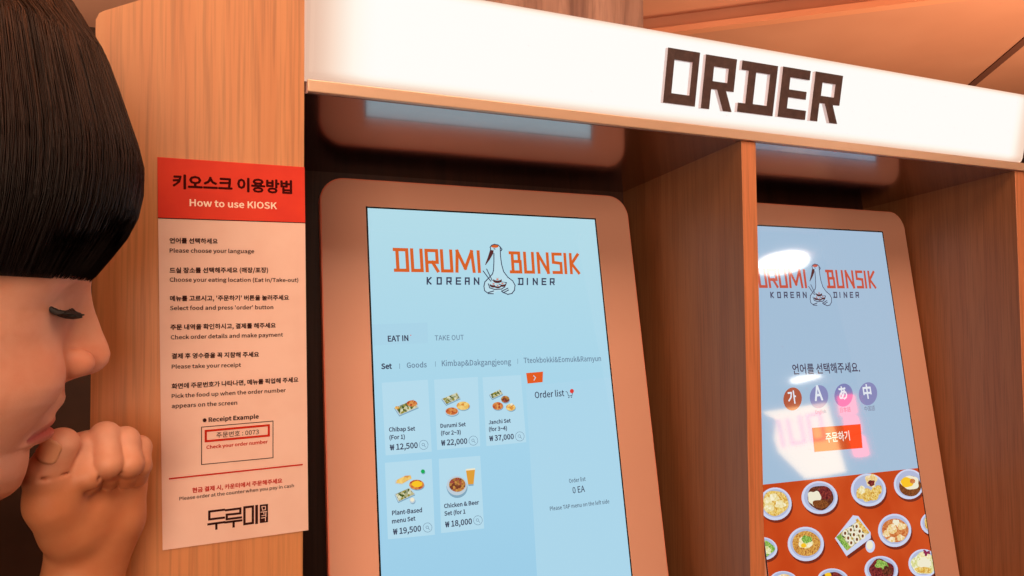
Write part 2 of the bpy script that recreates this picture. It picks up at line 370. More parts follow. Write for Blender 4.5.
def rrect(u0, u1, v0, v1, r, n=10):
    pts = []
    for cu_, cv_, a0 in ((u1 - r, v1 - r, 0), (u0 + r, v1 - r, 90), (u0 + r, v0 + r, 180), (u1 - r, v0 + r, 270)):
        for k in range(n + 1):
            a = math.radians(a0 + 90 * k / n); pts.append((cu_ + r * math.cos(a), cv_ + r * math.sin(a)))
    return pts
SW, SHT, BZ, BT, BB = .2835 * KS1, .504 * KS1, .0506 * KS1, .0335 * KS1, .06
def kiosk(x_left, y_top, z_top, tilt, label):
    """tilted portrait screen; local plane origin is the top left corner of the display"""
    V = np.array([0, math.sin(tilt), math.cos(tilt)]); S = Sheet((x_left, y_top, z_top), (1, 0, 0), V, (0, SW, -SHT, 0))
    # foot of the kiosk on the counter
    k = empty('order_kiosk', (x_left + SW / 2, y_top - .05, CT), label, 'kiosk')
    W = lambda uv, o_: S.O + S.U * uv[0] + S.V * uv[1] + S.n * o_
    out = rrect(-BZ, SW + BZ, -SHT - BB, BT, .028)
    mb = MB(); mb.prism([W(p, -.0006) for p in rrect(-BZ + .0016, SW + BZ - .0016, -SHT - BB + .0016, BT - .0016, .0264)], [W(p, -.004) for p in rrect(-BZ + .0016, SW + BZ - .0016, -SHT - BB + .0016, BT - .0016, .0264)])
    mb.build('bezel', bezel_m, k)
    mb = MB(); mb.prism([W(p, -.0012) for p in out], [W(p, -.012) for p in out]); mb.build('edge_trim', edge_m, k, .0006)
    ins = rrect(-BZ + .008, SW + BZ - .008, -SHT - BB + .008, BT - .008, .022)
    mb = MB(); mb.prism([W(p, -.0121) for p in ins], [W(p, -.048) for p in ins]); mb.build('housing', house_m, k, .003)
    zb = W((0, -SHT - BB), 0); yb = zb[1] + .02
    mb = MB(); mb.box((x_left + .03, yb - .01, CT + .0002), (x_left + SW - .03, yb + .12, CT + .01)); mb.build('base', base_m, k, .002)
    mb = MB(); cxm = x_left + SW / 2
    p1 = W((0, -SHT + .08), -.0482); p2 = W((0, -SHT - .03), -.0482)
    mb.prism([(cxm - .05, p1[1], p1[2]), (cxm - .05, p2[1], p2[2]), (cxm - .05, p2[1], CT + .0102), (cxm - .05, yb + .11, CT + .0102)], [(cxm + .05, p1[1], p1[2]), (cxm + .05, p2[1], p2[2]), (cxm + .05, p2[1], CT + .0102), (cxm + .05, yb + .11, CT + .0102)])
    mb.build('bracket', base_m, k)
    return k, S
def display(k, S, m, rim):
    mb = MB(); S.poly_uv(mb, [(0, -SHT), (SW, -SHT), (SW, 0), (0, 0)], 0)
    o = mb.build('display', m, k, recalc=False)
    mb = MB(); r = .0018
    for a, b, c, d_ in ((-r, 0, -SHT - r, r), (SW, SW + r, -SHT - r, r), (0, SW, 0, r), (0, SW, -SHT - r, -SHT)):
        cl, S.clip = S.clip, None
        S.poly_uv(mb, [(a, c), (b, c), (b, d_), (a, d_)], 0); S.clip = cl
    mb.build('display_rim', rim, o, recalc=False)
    return o
rim_m = mat('black_screen_rim', (16, 14, 16), .2)

# ---- the crane logo and the angular lettering, drawn in units of the photo crop of the first screen
STR = {
 'D': [[(0, 0), (1, 0), (1, 1), (0, 1)], [(.2, 0), (.2, 1)]], 'U': [[(0, 1), (0, 0), (1, 0), (1, 1)]],
 'R': [[(0, 0), (0, 1), (1, 1), (1, .42), (0, .42)], [(.55, .42), (1, 0)]], 'M': [[(0, 0), (.08, 1), (.5, .15), (.92, 1), (1, 0)]], 'I': [[(.5, 0), (.5, 1)]],
 'B': [[(0, 0), (1, 0), (1, .55), (.2, .55)], [(0, 1), (.9, 1), (.9, .55)], [(.2, 0), (.2, 1)]], 'N': [[(0, 0), (0, 1), (1, 0), (1, 1)]],
 'S': [[(1, 1), (0, 1), (0, .55), (1, .5), (1, 0), (0, 0)]], 'K': [[(0, 0), (0, 1)], [(1, 1), (.1, .5), (1, 0)]], 'O': [[(0, 0), (1, 0), (1, 1), (0, 1), (0, 0)]],
 'E': [[(1, 0), (0, 0), (0, 1), (1, 1)], [(0, .5), (.9, .5)]], 'A': [[(0, 0), (0, 1), (1, 1), (1, 0)], [(0, .45), (1, .45)]],
}
BIG = [('D', 63, 137), ('U', 147, 207), ('R', 217, 283), ('U', 292, 352), ('M', 362, 460), ('I', 470, 487), ('B', 627, 688), ('U', 697, 750), ('N', 762, 822), ('S', 835, 886), ('I', 893, 908), ('K', 920, 970)]
SMALL = [('K', 228, 252), ('O', 277, 302), ('R', 324, 350), ('E', 370, 396), ('A', 414, 438), ('N', 458, 485), ('D', 672, 700), ('I', 712, 726), ('N', 745, 770), ('E', 788, 812), ('R', 828, 852)]
def logo(S, fmap, parent, m_or, m_dk, m_wh):
    sc_ = abs(fmap((700, 100))[0] - fmap((450, 100))[0]) / 250
    def letters(tab, top, bot, wid, mi):
        for ch, x0, x1 in tab:
            h = wid / 2
            for k, st in enumerate(STR[ch]):
                pts = [fmap((x0 + h + (x1 - x0 - wid) * a, bot - h + (top - bot + wid) * b), 7 if wid > 10 else 0) for a, b in st]
                S.stroke_uv(mb, pts, wid * sc_, 3 + .04 * k, mi)
    for nm, tab, args, mm in (('wordmark_lettering', BIG[:6], (91, 211, 14.5, 0), m_or), ('wordmark_lettering', BIG[6:], (91, 211, 14.5, 0), m_or),
                              ('tagline_lettering', SMALL[:6], (237, 276, 6.5, 0), m_dk), ('tagline_lettering', SMALL[6:], (237, 276, 6.5, 0), m_dk)):
        mb = MB(); letters(tab, *args); mb.build(nm, mm, parent, recalc=False)
    mb = MB(); b = lambda x, y: fmap((390 + x * .677, y * .677), 0)
    W_ = 3.0 * sc_ * .677 * 1.9
    body = [(222, 125), (218, 105), (230, 88), (250, 80), (275, 85), (290, 100), (293, 180), (300, 240), (315, 300), (345, 345), (380, 375), (397, 410), (393, 450), (375, 478), (345, 485), (310, 468), (275, 455), (240, 480), (205, 478), (178, 455), (173, 420), (180, 385), (210, 350), (235, 320), (242, 290), (245, 220), (245, 155), (235, 132)]
    S.poly_uv(mb, [b(*p) for p in body][::-1], 2, 2)
    cap = [(250 + 28 * math.cos(a * math.pi / 10), 94 - 15 * math.sin(a * math.pi / 10)) for a in range(20)]
    S.poly_uv(mb, [b(*p) for p in cap], 3, 0)
    S.poly_uv(mb, [b(*p) for p in [(182, 245), (185, 250), (215, 205), (240, 155), (243, 130), (218, 125), (200, 190)]], 3.2, 3)
    for st in (body[:5] + body[5:15], [(345, 485), (310, 468), (300, 458)], [(240, 480), (205, 478), (178, 455), (173, 420), (180, 385), (210, 350), (235, 320), (242, 290), (245, 220), (245, 155)], [(168, 298), (222, 378)], [(193, 282), (232, 372)],
               [(205, 470), (242, 458)], [(300, 460), (345, 435)], [(312, 472), (350, 450)], [(205, 400), (215, 432), (250, 445), (300, 442), (322, 425), (335, 390), (300, 385)], [(293, 105), (303, 118), (297, 130)], [(246, 116), (252, 119)]):
        S.stroke_uv(mb, [b(*p) for p in st], W_ * 1.15, 3.4, 1)
    def el(c, rx, ry, lay, mi): S.poly_uv(mb, [b(c[0] + rx * math.cos(a * math.pi / 10), c[1] - ry * math.sin(a * math.pi / 10)) for a in range(20)], lay, mi)
    for c, rx, ry in (((270, 372), 32, 22), ((242, 410), 28, 20), ((306, 405), 28, 19), ((272, 420), 24, 16)):
        el(c, rx, ry, 4 + ry * .001, 3); el((c[0], c[1] - ry * .45), rx * .85, ry * .5, 4.3 + ry * .001, 2); el((c[0], c[1] - ry * .45), rx * .3, ry * .25, 4.6, 0)
    mb.build('crane_logo', [m_or, m_dk, m_wh, lit('logo_maroon', (88, 44, 44))], parent, recalc=False)

# ---- first kiosk: the menu
t1 = math.radians(10); a1 = hit(367.5, 208, np.array([0, .806, 0]), np.array([0, 1., 0]))
k1, S1 = kiosk(a1[0], .806, a1[2], t1, 'tilted rose gold framed screen in left bay showing the food menu')
bg1 = lit('pale_blue_screen', (178, 218, 233))
tc = N(bg1).new('ShaderNodeTexCoord'); sx = N(bg1).new('ShaderNodeSeparateXYZ'); LK(bg1, tc.outputs['Object'], sx.inputs[0])
mr = N(bg1).new('ShaderNodeMapRange'); LK(bg1, sx.outputs[2], mr.inputs[0]); mr.inputs[1].default_value = 1.12; mr.inputs[2].default_value = 1.62
rp = ramp(bg1, mr.outputs[0], [(0, (152, 202, 230)), (.45, (164, 211, 234)), (1, (180, 220, 232))]); LK(bg1, rp.outputs[0], N(bg1)['Principled BSDF'].inputs['Emission Color'])
d1 = display(k1, S1, bg1, rim_m)
or1, dk1, wh1 = lit('screen_orange', (214, 98, 40)), lit('screen_dark_slate', (62, 66, 88)), lit('screen_white_blue', (188, 222, 234))
gy1 = lit('screen_grey_blue', (110, 136, 158)); card_m = lit('card_pale_blue', (181, 219, 236)); tab_m = lit('tab_blue', (170, 212, 231)); pan_m = lit('panel_pale_blue', (172, 214, 234))
cl = lambda p: S1.uv(380 + p[0] / 4.876, 230 + p[1] / 4.876)
q00, q10, q01, q11 = cl((63, 92)), cl((970, 110)), cl((70, 204)), cl((970, 215))
lu0, lu1 = (q00[0] + q01[0]) / 2, (q10[0] + q11[0]) / 2; lv0, lv1 = (q00[1] + q10[1]) / 2, (q01[1] + q11[1]) / 2
def fm1(p, lean=7):
    t = 86.2 + .0298 * p[0]; b = 202.3 + .0133 * p[0]; k = (p[1] - 91) / 120
    return cl((p[0] - 1 + lean * k, t + (b - t) * k))
logo(S1, fm1, d1, or1, dk1, wh1)
mb = MB(); S1.poly(mb, [(373, 345.5), (428, 343), (427.5, 322.5), (372.4, 324.5)], 1, 2)
g = lambda x, y: (310 + x / 2.88, 170 + y / 2.88)
S1.text(mb, 'EAT IN', g(225, 494), g(283, 492), 2, 0, .012, 1.05); S1.text(mb, 'TAKE OUT', g(360, 491), g(443, 489), 2, 1, .004, 1.05)
S1.text(mb, 'Set', g(206, 573), g(235, 572), 2, 0, .016); S1.text(mb, 'Goods', g(279, 570), g(336, 568), 2, 1, .008)
S1.text(mb, 'Kimbap&Dakgangjeong', g(380, 565), g(579, 560), 2, 1, .006, 1.1); S1.text(mb, 'Tteokbokki&Eomuk&Ramyun', g(616, 556), g(838, 550), 2, 1, .006, 1.1)
for p in ((258, 572), (361, 566), (598, 558)): S1.stroke(mb, [g(p[0], p[1]), g(p[0], p[1] - 14)], .0005, 2, 1)
S1.ell(mb, g(290, 476), .5, .5, 2, 3)
mb.build('tab_bar', [dk1, gy1, tab_m, lit('screen_red', (220, 60, 50))], d1, recalc=False)
greens = litfood('food_green_roll', (74, 92, 40), (226, 226, 196), (150, 140, 52)); oranges = litfood('food_orange_stew', (206, 112, 56), (226, 160, 86), (178, 76, 44))
golds = litfood('food_golden', (232, 188, 96), (246, 214, 130), (214, 140, 60)); meats = litfood('food_meat', (120, 60, 42), (206, 150, 70), (160, 76, 60)); rimw = lit('food_plate_white', (190, 205, 216))
beer = lit('food_beer', (222, 158, 58)); green = lit('dot_green', (28, 170, 90)); yolk = lit('food_yolk', (248, 196, 40)); shade = lit('food_shadow', (130, 168, 190)); eggw = lit('food_egg', (238, 232, 206))
FM = [greens, oranges, golds, meats, rimw, beer, green, yolk, shade, eggw, dk1, card_m, gy1]
c6 = lambda x, y: (370 + x / 6.4, 375 + y / 6.4)
c7 = lambda x, y: (370 + x / 6.4, 455 + y / 6.4)
def menu_card(c, quad, pics, lines, price, mag):
    mb = MB(); S1.poly(mb, [c(*p) for p in quad], 1, 11)
    for kind, *a in pics:
        if kind == 'e':
            S1.ell(mb, c(a[0] + 3, a[1] + 6), a[2] / 6.4, a[3] / 6.4, 1.5, 8); S1.ell(mb, c(a[0], a[1]), a[2] / 6.4, a[3] / 6.4, 2 + .1 * a[5] if len(a) > 5 else 2, a[4])
        elif kind == 'p': S1.poly(mb, [c(*p) for p in a[0]], a[2], a[1])
    for s_, p, q in lines: S1.text(mb, s_, c(*p), c(*q), 2, 10, .012)
    S1.text(mb, price[0], c(*price[1]), c(*price[2]), 2, 10, .01)
    m = c(*mag); ring = [(m[0] + 4.4 * math.cos(k * math.pi / 14), m[1] + 4.6 * math.sin(k * math.pi / 14)) for k in range(28)]
    S1.stroke(mb, ring, .00045, 2, 12, True)
    ring = [(m[0] - .4 + 1.3 * math.cos(k * math.pi / 6), m[1] - .3 + 1.3 * math.sin(k * math.pi / 6)) for k in range(12)]
    S1.stroke(mb, ring, .00045, 2, 12, True); S1.stroke(mb, [(m[0] + .6, m[1] + .7), (m[0] + 2, m[1] + 2.2)], .0005, 2, 12)
    return mb.build('menu_card', FM, d1, recalc=False)
def tray(a, b, c_, d_, lay=2):
    a, b, c_, d_ = map(np.array, (a, b, c_, d_)); ctr = (a + b + c_ + d_) / 4; drop = np.array([0, 8])
    inn = [ctr + (p - ctr) * .9 for p in (a, b, c_, d_)]
    return [('p', [d_ + drop, c_ + drop, b + drop, b, a, a + drop], 8, lay - .2), ('p', [d_, c_, b, a], 4, lay), ('p', inn[::-1], 0, lay + .2)]
menu_card(c6, [(100, 515), (395, 490), (370, 30), (75, 50)], tray((155, 208), (280, 155), (312, 205), (188, 258)) + [('e', 268, 182, 34, 20, 1, 5), ('e', 172, 210, 14, 10, 2, 6)],
          [('Chibap Set', (122, 362), (288, 355)), ('(For 1)', (125, 413), (222, 408))], ('₩ 12,500', (128, 482), (305, 466)), (343, 447))
menu_card(c6, [(430, 480), (705, 455), (690, 12), (410, 30)], tray((458, 152), (558, 110), (580, 148), (487, 190)) + [('e', 595, 197, 42, 27, 2), ('e', 523, 233, 44, 28, 4), ('e', 523, 232, 39, 24, 1, 3)],
          [('Durumi Set', (452, 338), (612, 327)), ('(For 2~3)', (455, 385), (580, 378))], ('₩ 22,000', (456, 452), (622, 439)), (661, 420))
menu_card(c6, [(745, 455), (1000, 430), (965, 0), (720, 15)], tray((763, 125), (833, 90), (852, 120), (782, 153)) + [('e', 865, 155, 27, 22, 3), ('e', 817, 198, 34, 25, 1), ('e', 900, 207, 30, 22, 2), ('e', 905, 188, 8, 8, 9, 4)],
          [('Janchi Set', (760, 315), (900, 303)), ('(for 3~4)', (762, 360), (876, 352))], ('₩ 37,000', (765, 423), (920, 409)), (958, 393))
menu_card(c7, [(115, 540), (415, 510), (395, 25), (95, 50)], tray((158, 250), (252, 208), (290, 250), (180, 300)) + [('p', [(160, 185), (205, 190), (268, 152), (262, 128), (225, 128), (158, 165)], 4, 1.9), ('p', [(166, 180), (205, 184), (266, 150), (258, 130), (225, 134), (172, 160)], 2, 2.1), ('e', 298, 190, 48, 32, 1), ('e', 300, 186, 34, 20, 7, 4), ('e', 270, 290, 18, 19, 4), ('e', 270, 286, 13, 13, 9, 4), ('e', 338, 105, 13, 13, 6, 5)],
          [('Plant-Based', (142, 385), (332, 365)), ('menu Set', (142, 438), (290, 418))], ('₩ 19,500', (148, 510), (326, 487)), (368, 464))
menu_card(c7, [(455, 500), (730, 470), (705, 5), (440, 25)], [('e', 555, 203, 66, 66, 8), ('e', 555, 196, 65, 62, 4, 3), ('e', 558, 190, 53, 46, 3, 5), ('p', [(628, 192), (662, 190), (672, 90), (613, 96)], 5, 2.5), ('p', [(614, 100), (672, 94), (672, 84), (612, 90)], 9, 2.6), ('p', [(630, 198), (662, 196), (662, 186), (628, 188)], 8, 2.7)],
          [('Chicken & Beer', (475, 340), (697, 315)), ('Set (for 1', (477, 388), (610, 374))], ('₩ 18,000', (482, 463), (652, 441)), (690, 418))
c8 = lambda x, y: (360 + x / 2.668, 360 + y / 2.667)
mb = MB(); S1.poly(mb, [(537, 576), (640, 576), (612, 377), (526, 386.5)], 1, 0)
S1.poly(mb, [c8(447, 63), c8(487, 59), c8(488, 31), c8(443, 35)], 2, 1); S1.stroke(mb, [c8(463, 42), c8(468, 47), c8(464, 54)], .0009, 3, 2)
S1.text(mb, 'Order list', c8(467, 102), c8(545, 96), 2, 3, .006, 1.1); S1.stroke(mb, [c8(549, 84), c8(553, 86), c8(556, 96), c8(565, 95), c8(567, 88)], .0007, 2, 3)
S1.ell(mb, c8(565, 83), 2, 2.2, 2.5, 4); S1.ell(mb, c8(557, 100), .6, .6, 2.5, 3); S1.ell(mb, c8(564, 99), .6, .6, 2.5, 3)
S1.text(mb, 'Order list', c8(558, 328), c8(602, 322), 2, 3, .002, 1.2); S1.text(mb, '0 EA', c8(568, 356), c8(600, 351), 2, 3, .004, 1.15)
S1.text(mb, 'Please TAP menu on the left side', c8(507, 402), c8(665, 382), 2, 3, .002, 1.15)
mb.build('order_list_panel', [pan_m, lit('button_orange', (226, 92, 36)), wh1, dk1, lit('badge_red', (220, 64, 56))], d1, recalc=False)

# ---- second kiosk: the start screen
t2 = math.radians(8); a2 = hit(882, 232.5, np.array([0, .784, 0]), np.array([0, 1., 0]))
k2, S2 = kiosk(a2[0] - SW, .784, a2[2], t2, 'tilted rose gold framed screen in right bay showing the language choice page')
bg2 = lit('pale_lavender_blue_screen', (164, 190, 214)); d2 = display(k2, S2, bg2, rim_m)
or2, dk2, wh2 = lit('start_orange', (198, 84, 62)), lit('start_dark', (78, 76, 98)), lit('start_white', (174, 198, 220))
b0, b1, b2_, b3 = S2.uv(824.7, 269.9), S2.uv(874.7, 271.2), S2.uv(827.3, 288.2), S2.uv(875.2, 288)
su = (b1[0] + b3[0] - b0[0] - b2_[0]) / 2 / (970 - 627); sv = (b2_[1] + b3[1] - b0[1] - b1[1]) / 2 / 120
r0, r1 = fm1((627, 91)), fm1((970, 211)); w0 = (b0 + b2_) / 2; w1 = (b1 + b3) / 2; lt = (b0[1] + b1[1]) / 2; lb_ = (b2_[1] + b3[1]) / 2
def fm2(p, lean=7):
    q = fm1(p, lean); return np.array([w0[0] + (w1[0] - w0[0]) * (q[0] - r0[0]) / (r1[0] - r0[0]), lt + (lb_ - lt) * (q[1] - r0[1]) / (r1[1] - r0[1])])
logo(S2, fm2, d2, or2, dk2, wh2)
c9 = lambda x, y: (755 + x / 4.431, 350 + y / 4.431)
mb = MB(); S2.text(mb, '언어를 선택해주세요.', c9(168, 105), c9(465, 95), 2, 0, .006, 1.1); mb.build('prompt_lettering', lit('prompt_dark', (70, 60, 84)), d2, recalc=False)
for (x, y), ch, m_, sm in (((166, 217), '가', lit('language_brown', (176, 88, 62)), ''), ((283, 207), 'A', lit('language_lavender', (134, 138, 186)), 'English'), ((392, 200), 'あ', lit('language_lavender_b', (126, 130, 182)), '日本語'), ((500, 194), '中', lit('language_lavender_c', (134, 136, 184)), '中国語')):
    mb = MB(); S2.ell(mb, c9(x, y), 9.2, 11.6, 2, 0, rot=.12); S2.text(mb, ch, c9(x - 17, y + 17), c9(x + 17, y + 14), 3, 1, .01, 1.15)
    if sm: S2.text(mb, sm, c9(x - 14, y + 76), c9(x + 32, y + 72), 2, 2, .0, 1.1)
    mb.build('language_button', [m_, lit('letter_white', (226, 232, 240)), lit('caption_grey', (120, 118, 146))], d2, recalc=False)
mb = MB(); S2.poly(mb, [c9(263, 452), c9(476, 434), c9(467, 328), c9(252, 345)], 2, 0); S2.text(mb, '주문하기', c9(315, 407), c9(420, 396), 3, 1, .008, 1.15)
mb.build('order_button', [lit('button_red_brown', (196, 78, 34)), lit('button_white', (240, 226, 214))], d2, recalc=False)
redbg = speckle(lit('menu_picture_red', (200, 74, 28)), (194, 68, 24), (206, 82, 34), 14, emit=True)
mb = MB(); va, vb = S2.uv(762, 484.8), S2.uv(918.6, 467.8); vm = (va[1] + vb[1]) / 2
S2.poly_uv(mb, [(0, -SHT), (SW, -SHT), (SW, vb[1] + (vb[1] - va[1]) * .05), (0, va[1] - (vb[1] - va[1]) * .05)], 1); mb.build('food_picture_ground', redbg, d2, recalc=False)
bw, bsh = lit('bowl_white', (205, 212, 236)), lit('bowl_shadow', (120, 44, 26)); bin_ = lit('bowl_inside', (176, 184, 214))
noodle = litfood('noodle', (226, 186, 84), (240, 216, 140), (206, 150, 56), 300); braise = litfood('braised_meat', (92, 48, 32), (128, 66, 44), (70, 34, 24), 320); pale = litfood('pale_topping', (240, 228, 180), (230, 210, 140), (246, 238, 206), 240)
brown = litfood('brown_rice', (120, 64, 30), (150, 88, 44), (96, 48, 22), 420); broth = litfood('orange_broth', (206, 120, 60), (186, 92, 48), (222, 150, 90), 300); cake = litfood('rice_cake', (240, 214, 160), (228, 190, 110), (246, 230, 200), 220)
herb = litfood('green_herb', (120, 170, 60), (180, 206, 110), (90, 140, 50), 420); dkred = litfood('dark_red_meat', (110, 36, 40), (150, 60, 50), (80, 24, 30), 320); roll = litfood('kimbap_rolls', (58, 66, 34), (232, 228, 208), (190, 160, 50), 190); salad = litfood('pale_salad', (226, 226, 170), (206, 206, 120), (240, 238, 210), 260)
seed = litfood('cereal_noodle', (204, 142, 60), (230, 180, 90), (168, 100, 44), 420)
purple = lit('purple_cabbage', (140, 40, 80)); BM = [bw, bsh, bin_, noodle, braise, pale, brown, broth, cake, herb, dkred, roll, salad, purple, yolk, eggw, seed]
c10 = lambda x, y: (755 + x / 5.236, 466 + y / 5.236)
def dish(x, y, rx, ry, fills, r_in=.78):
    mb = MB(); k = 1 / 5.236
    S2.ell(mb, c10(x + 7, y + 14), rx * k, ry * k, 2, 1, rot=.1); S2.ell(mb, c10(x, y), rx * k, ry * k, 3, 0, rot=.1); S2.ell(mb, c10(x, y - 3), rx * k * .86, ry * k * .86, 3.4, 2, rot=.1)
    for i, (dx, dy, fx, fy, mi, wob) in enumerate(fills): S2.ell(mb, c10(x + dx, y + dy), fx * k, fy * k, 3.8 + .4 * i, mi, rot=.1, wob=wob)
    mb.build('dish_picture', BM, d2, recalc=False)
dish(105, 198, 86, 86, [(0, -4, 68, 66, 3, .03), (-8, -34, 26, 20, 5, .08), (26, 2, 28, 20, 5, .1), (-34, 20, 26, 22, 5, .1), (-40, -16, 22, 18, 5, .1)])
dish(337, 165, 95, 86, [(4, 0, 68, 64, 4, .03), (24, -22, 40, 34, 10, .08), (-28, 2, 34, 38, 15, .1), (6, 34, 44, 22, 6, .04)])
dish(593, 125, 92, 86, [(-40, 16, 24, 34, 3, .05), (-8, 28, 26, 36, 3, .05), (30, 22, 24, 36, 3, .05), (-34, 0, 16, 22, 5, .06), (50, 0, 20, 26, 3, .05), (14, -50, 30, 34, 8, .1), (14, -36, 18, 16, 10, .1)])
dish(805, 95, 79, 79, [(6, 10, 58, 54, 6, .011), (6, -8, 48, 36, 15, .06), (-10, -10, 34, 26, 14, .04), (18, -16, 14, 13, 7, .011)])
dish(265, 408, 95, 90, [(2, -2, 74, 66, 16, .011), (-2, -8, 38, 32, 5, .06), (4, -24, 28, 20, 9, .08), (-12, 8, 14, 12, 14, .011)])
dish(730, 337, 87, 87, [(2, 0, 70, 62, 7, .011), (-14, -8, 26, 26, 8, .06), (36, -22, 26, 18, 8, .1), (-44, 18, 18, 18, 8, .1), (30, 38, 20, 16, 8, .1), (-16, 48, 20, 14, 8, .1), (6, -44, 18, 14, 15, .1)])
dish(660, 545, 88, 74, [(0, 0, 66, 56, 10, .06), (0, -26, 34, 26, 9, .1), (-24, 8, 30, 26, 10, .1), (30, 4, 26, 24, 4, .1)])
dish(880, 510, 78, 75, [(0, 0, 62, 58, 12, .06), (8, -40, 30, 20, 5, .12), (16, -56, 18, 12, 13, .3), (0, 34, 44, 18, 3, .05), (6, -4, 34, 26, 15, .1)])
dish(408, 600, 84, 64, [(0, 0, 62, 46, 4, .04), (-26, -30, 18, 12, 14, .04), (14, -30, 26, 12, 10, .1)])
dish(150, 606, 76, 56, [(0, 0, 58, 40, 8, .05)])
dish(935, 300, 70, 62, [(0, 0, 50, 46, 3, .05)])
dish(40, 432, 76, 60, [(0, 0, 58, 44, 9, .06), (20, 10, 24, 20, 12, .1)])
mb = MB()
S2.poly(mb, [c10(*p) for p in ((425, 400), (490, 485), (622, 392), (608, 360))], 2, 1)
S2.poly(mb, [c10(*p) for p in ((417, 378), (478, 472), (605, 378), (604, 348), (540, 262), (512, 258))], 3, 0)
S2.poly(mb, [c10(*p) for p in ((422, 372), (480, 445), (598, 350), (535, 272))], 3.6, 11)
S2.poly(mb, [c10(*p) for p in ((424, 372), (476, 440), (498, 424), (446, 356))], 4, 9); S2.poly(mb, [c10(*p) for p in ((520, 290), (572, 352), (598, 348), (536, 274))], 4, 3)
for i in range(3):
    for j in range(3): S2.ell(mb, c10(470 + i * 30 + j * 16, 352 - i * 18 + j * 25), 2.6, 3.4, 4.4, 15); S2.ell(mb, c10(470 + i * 30 + j * 16, 352 - i * 18 + j * 25), 1.2, 1.7, 4.8, 6)
S2.poly(mb, [c10(*p) for p in ((474, 330), (530, 292), (512, 256))], 4.4, 0)
S2.ell(mb, c10(602, 420), 4.7, 6.4, 4, 0); S2.ell(mb, c10(599, 414), 3.2, 4.4, 4.3, 15)
mb.build('dish_picture', BM, d2, recalc=False)

# ================================================================== PERSON
HD = math.radians(18)
Fv = np.array([math.cos(HD), math.sin(HD), 0]); Lv = np.array([-math.sin(HD), math.cos(HD), 0])   # forward, towards the person's left
nose = ray(110.5, 353.5); nose = CAM + nose / (M @ nose)[2] * .46
def head_au(x, y, l=0.0):
    P = hit(x, y, nose + Lv * l, Lv) - nose; return P @ Fv, P[2]
def surface_nets(xs, ys, zs, F):
    """closed mesh of the zero surface of F sampled on the rectilinear grid xs, ys, zs"""
    S_ = F < 0
    nx, ny, nz = F.shape
    c = np.zeros((nx - 1, ny - 1, nz - 1), np.uint8)
    for i in (0, 1):
        for j in (0, 1):
            for k in (0, 1): c += S_[i:nx - 1 + i, j:ny - 1 + j, k:nz - 1 + k]
    act = (c > 0) & (c < 8); idx = np.full(act.shape, -1, np.int64); I, J, K = np.nonzero(act); n = len(I); idx[I, J, K] = np.arange(n)
    acc = np.zeros((n, 3)); cnt = np.zeros(n)
    off = [(i, j, k) for i in (0, 1) for j in (0, 1) for k in (0, 1)]
    ax = (xs, ys, zs)
    for a in off:
        for d_ in range(3):
            if a[d_] == 1: continue
            b = list(a); b[d_] = 1
            fa = F[I + a[0], J + a[1], K + a[2]]; fb = F[I + b[0], J + b[1], K + b[2]]
            m = (fa < 0) != (fb < 0); t = np.where(m, fa / np.where(m, fa - fb, 1), 0)
            pa = np.stack([xs[I + a[0]], ys[J + a[1]], zs[K + a[2]]], 1); pb = np.stack([xs[I + b[0]], ys[J + b[1]], zs[K + b[2]]], 1)
            acc += np.where(m[:, None], pa + (pb - pa) * t[:, None], 0); cnt += m
    V = acc / cnt[:, None]
    Q = []
    for d_ in range(3):
        o1, o2 = [(1, 2), (2, 0), (0, 1)][d_]
        sl0 = [slice(None)] * 3; sl1 = [slice(None)] * 3; sl0[d_] = slice(0, -1); sl1[d_] = slice(1, None)
        A_ = S_[tuple(sl0)]; B_ = S_[tuple(sl1)]; ch = A_ != B_
        P = np.array(np.nonzero(ch)); ok = (P[o1] > 0) & (P[o2] > 0) & (P[o1] < F.shape[o1] - 1) & (P[o2] < F.shape[o2] - 1); P = P[:, ok]
        def cell(u, v):
            R_ = P.copy(); R_[o1] -= u; R_[o2] -= v; return idx[R_[0], R_[1], R_[2]]
        q = np.stack([cell(1, 1), cell(0, 1), cell(0, 0), cell(1, 0)], 1)
        flip = B_[P[0], P[1], P[2]]; q[flip] = q[flip][:, ::-1]; Q.append(q)
    return V, np.concatenate(Q)
def smin(a, b, k):
    if k <= 0: return np.minimum(a, b)
    h = np.maximum(k - np.abs(a - b), 0) / k; return np.minimum(a, b) - h * h * k * .25
def smax(a, b, k): return -smin(-a, -b, k)
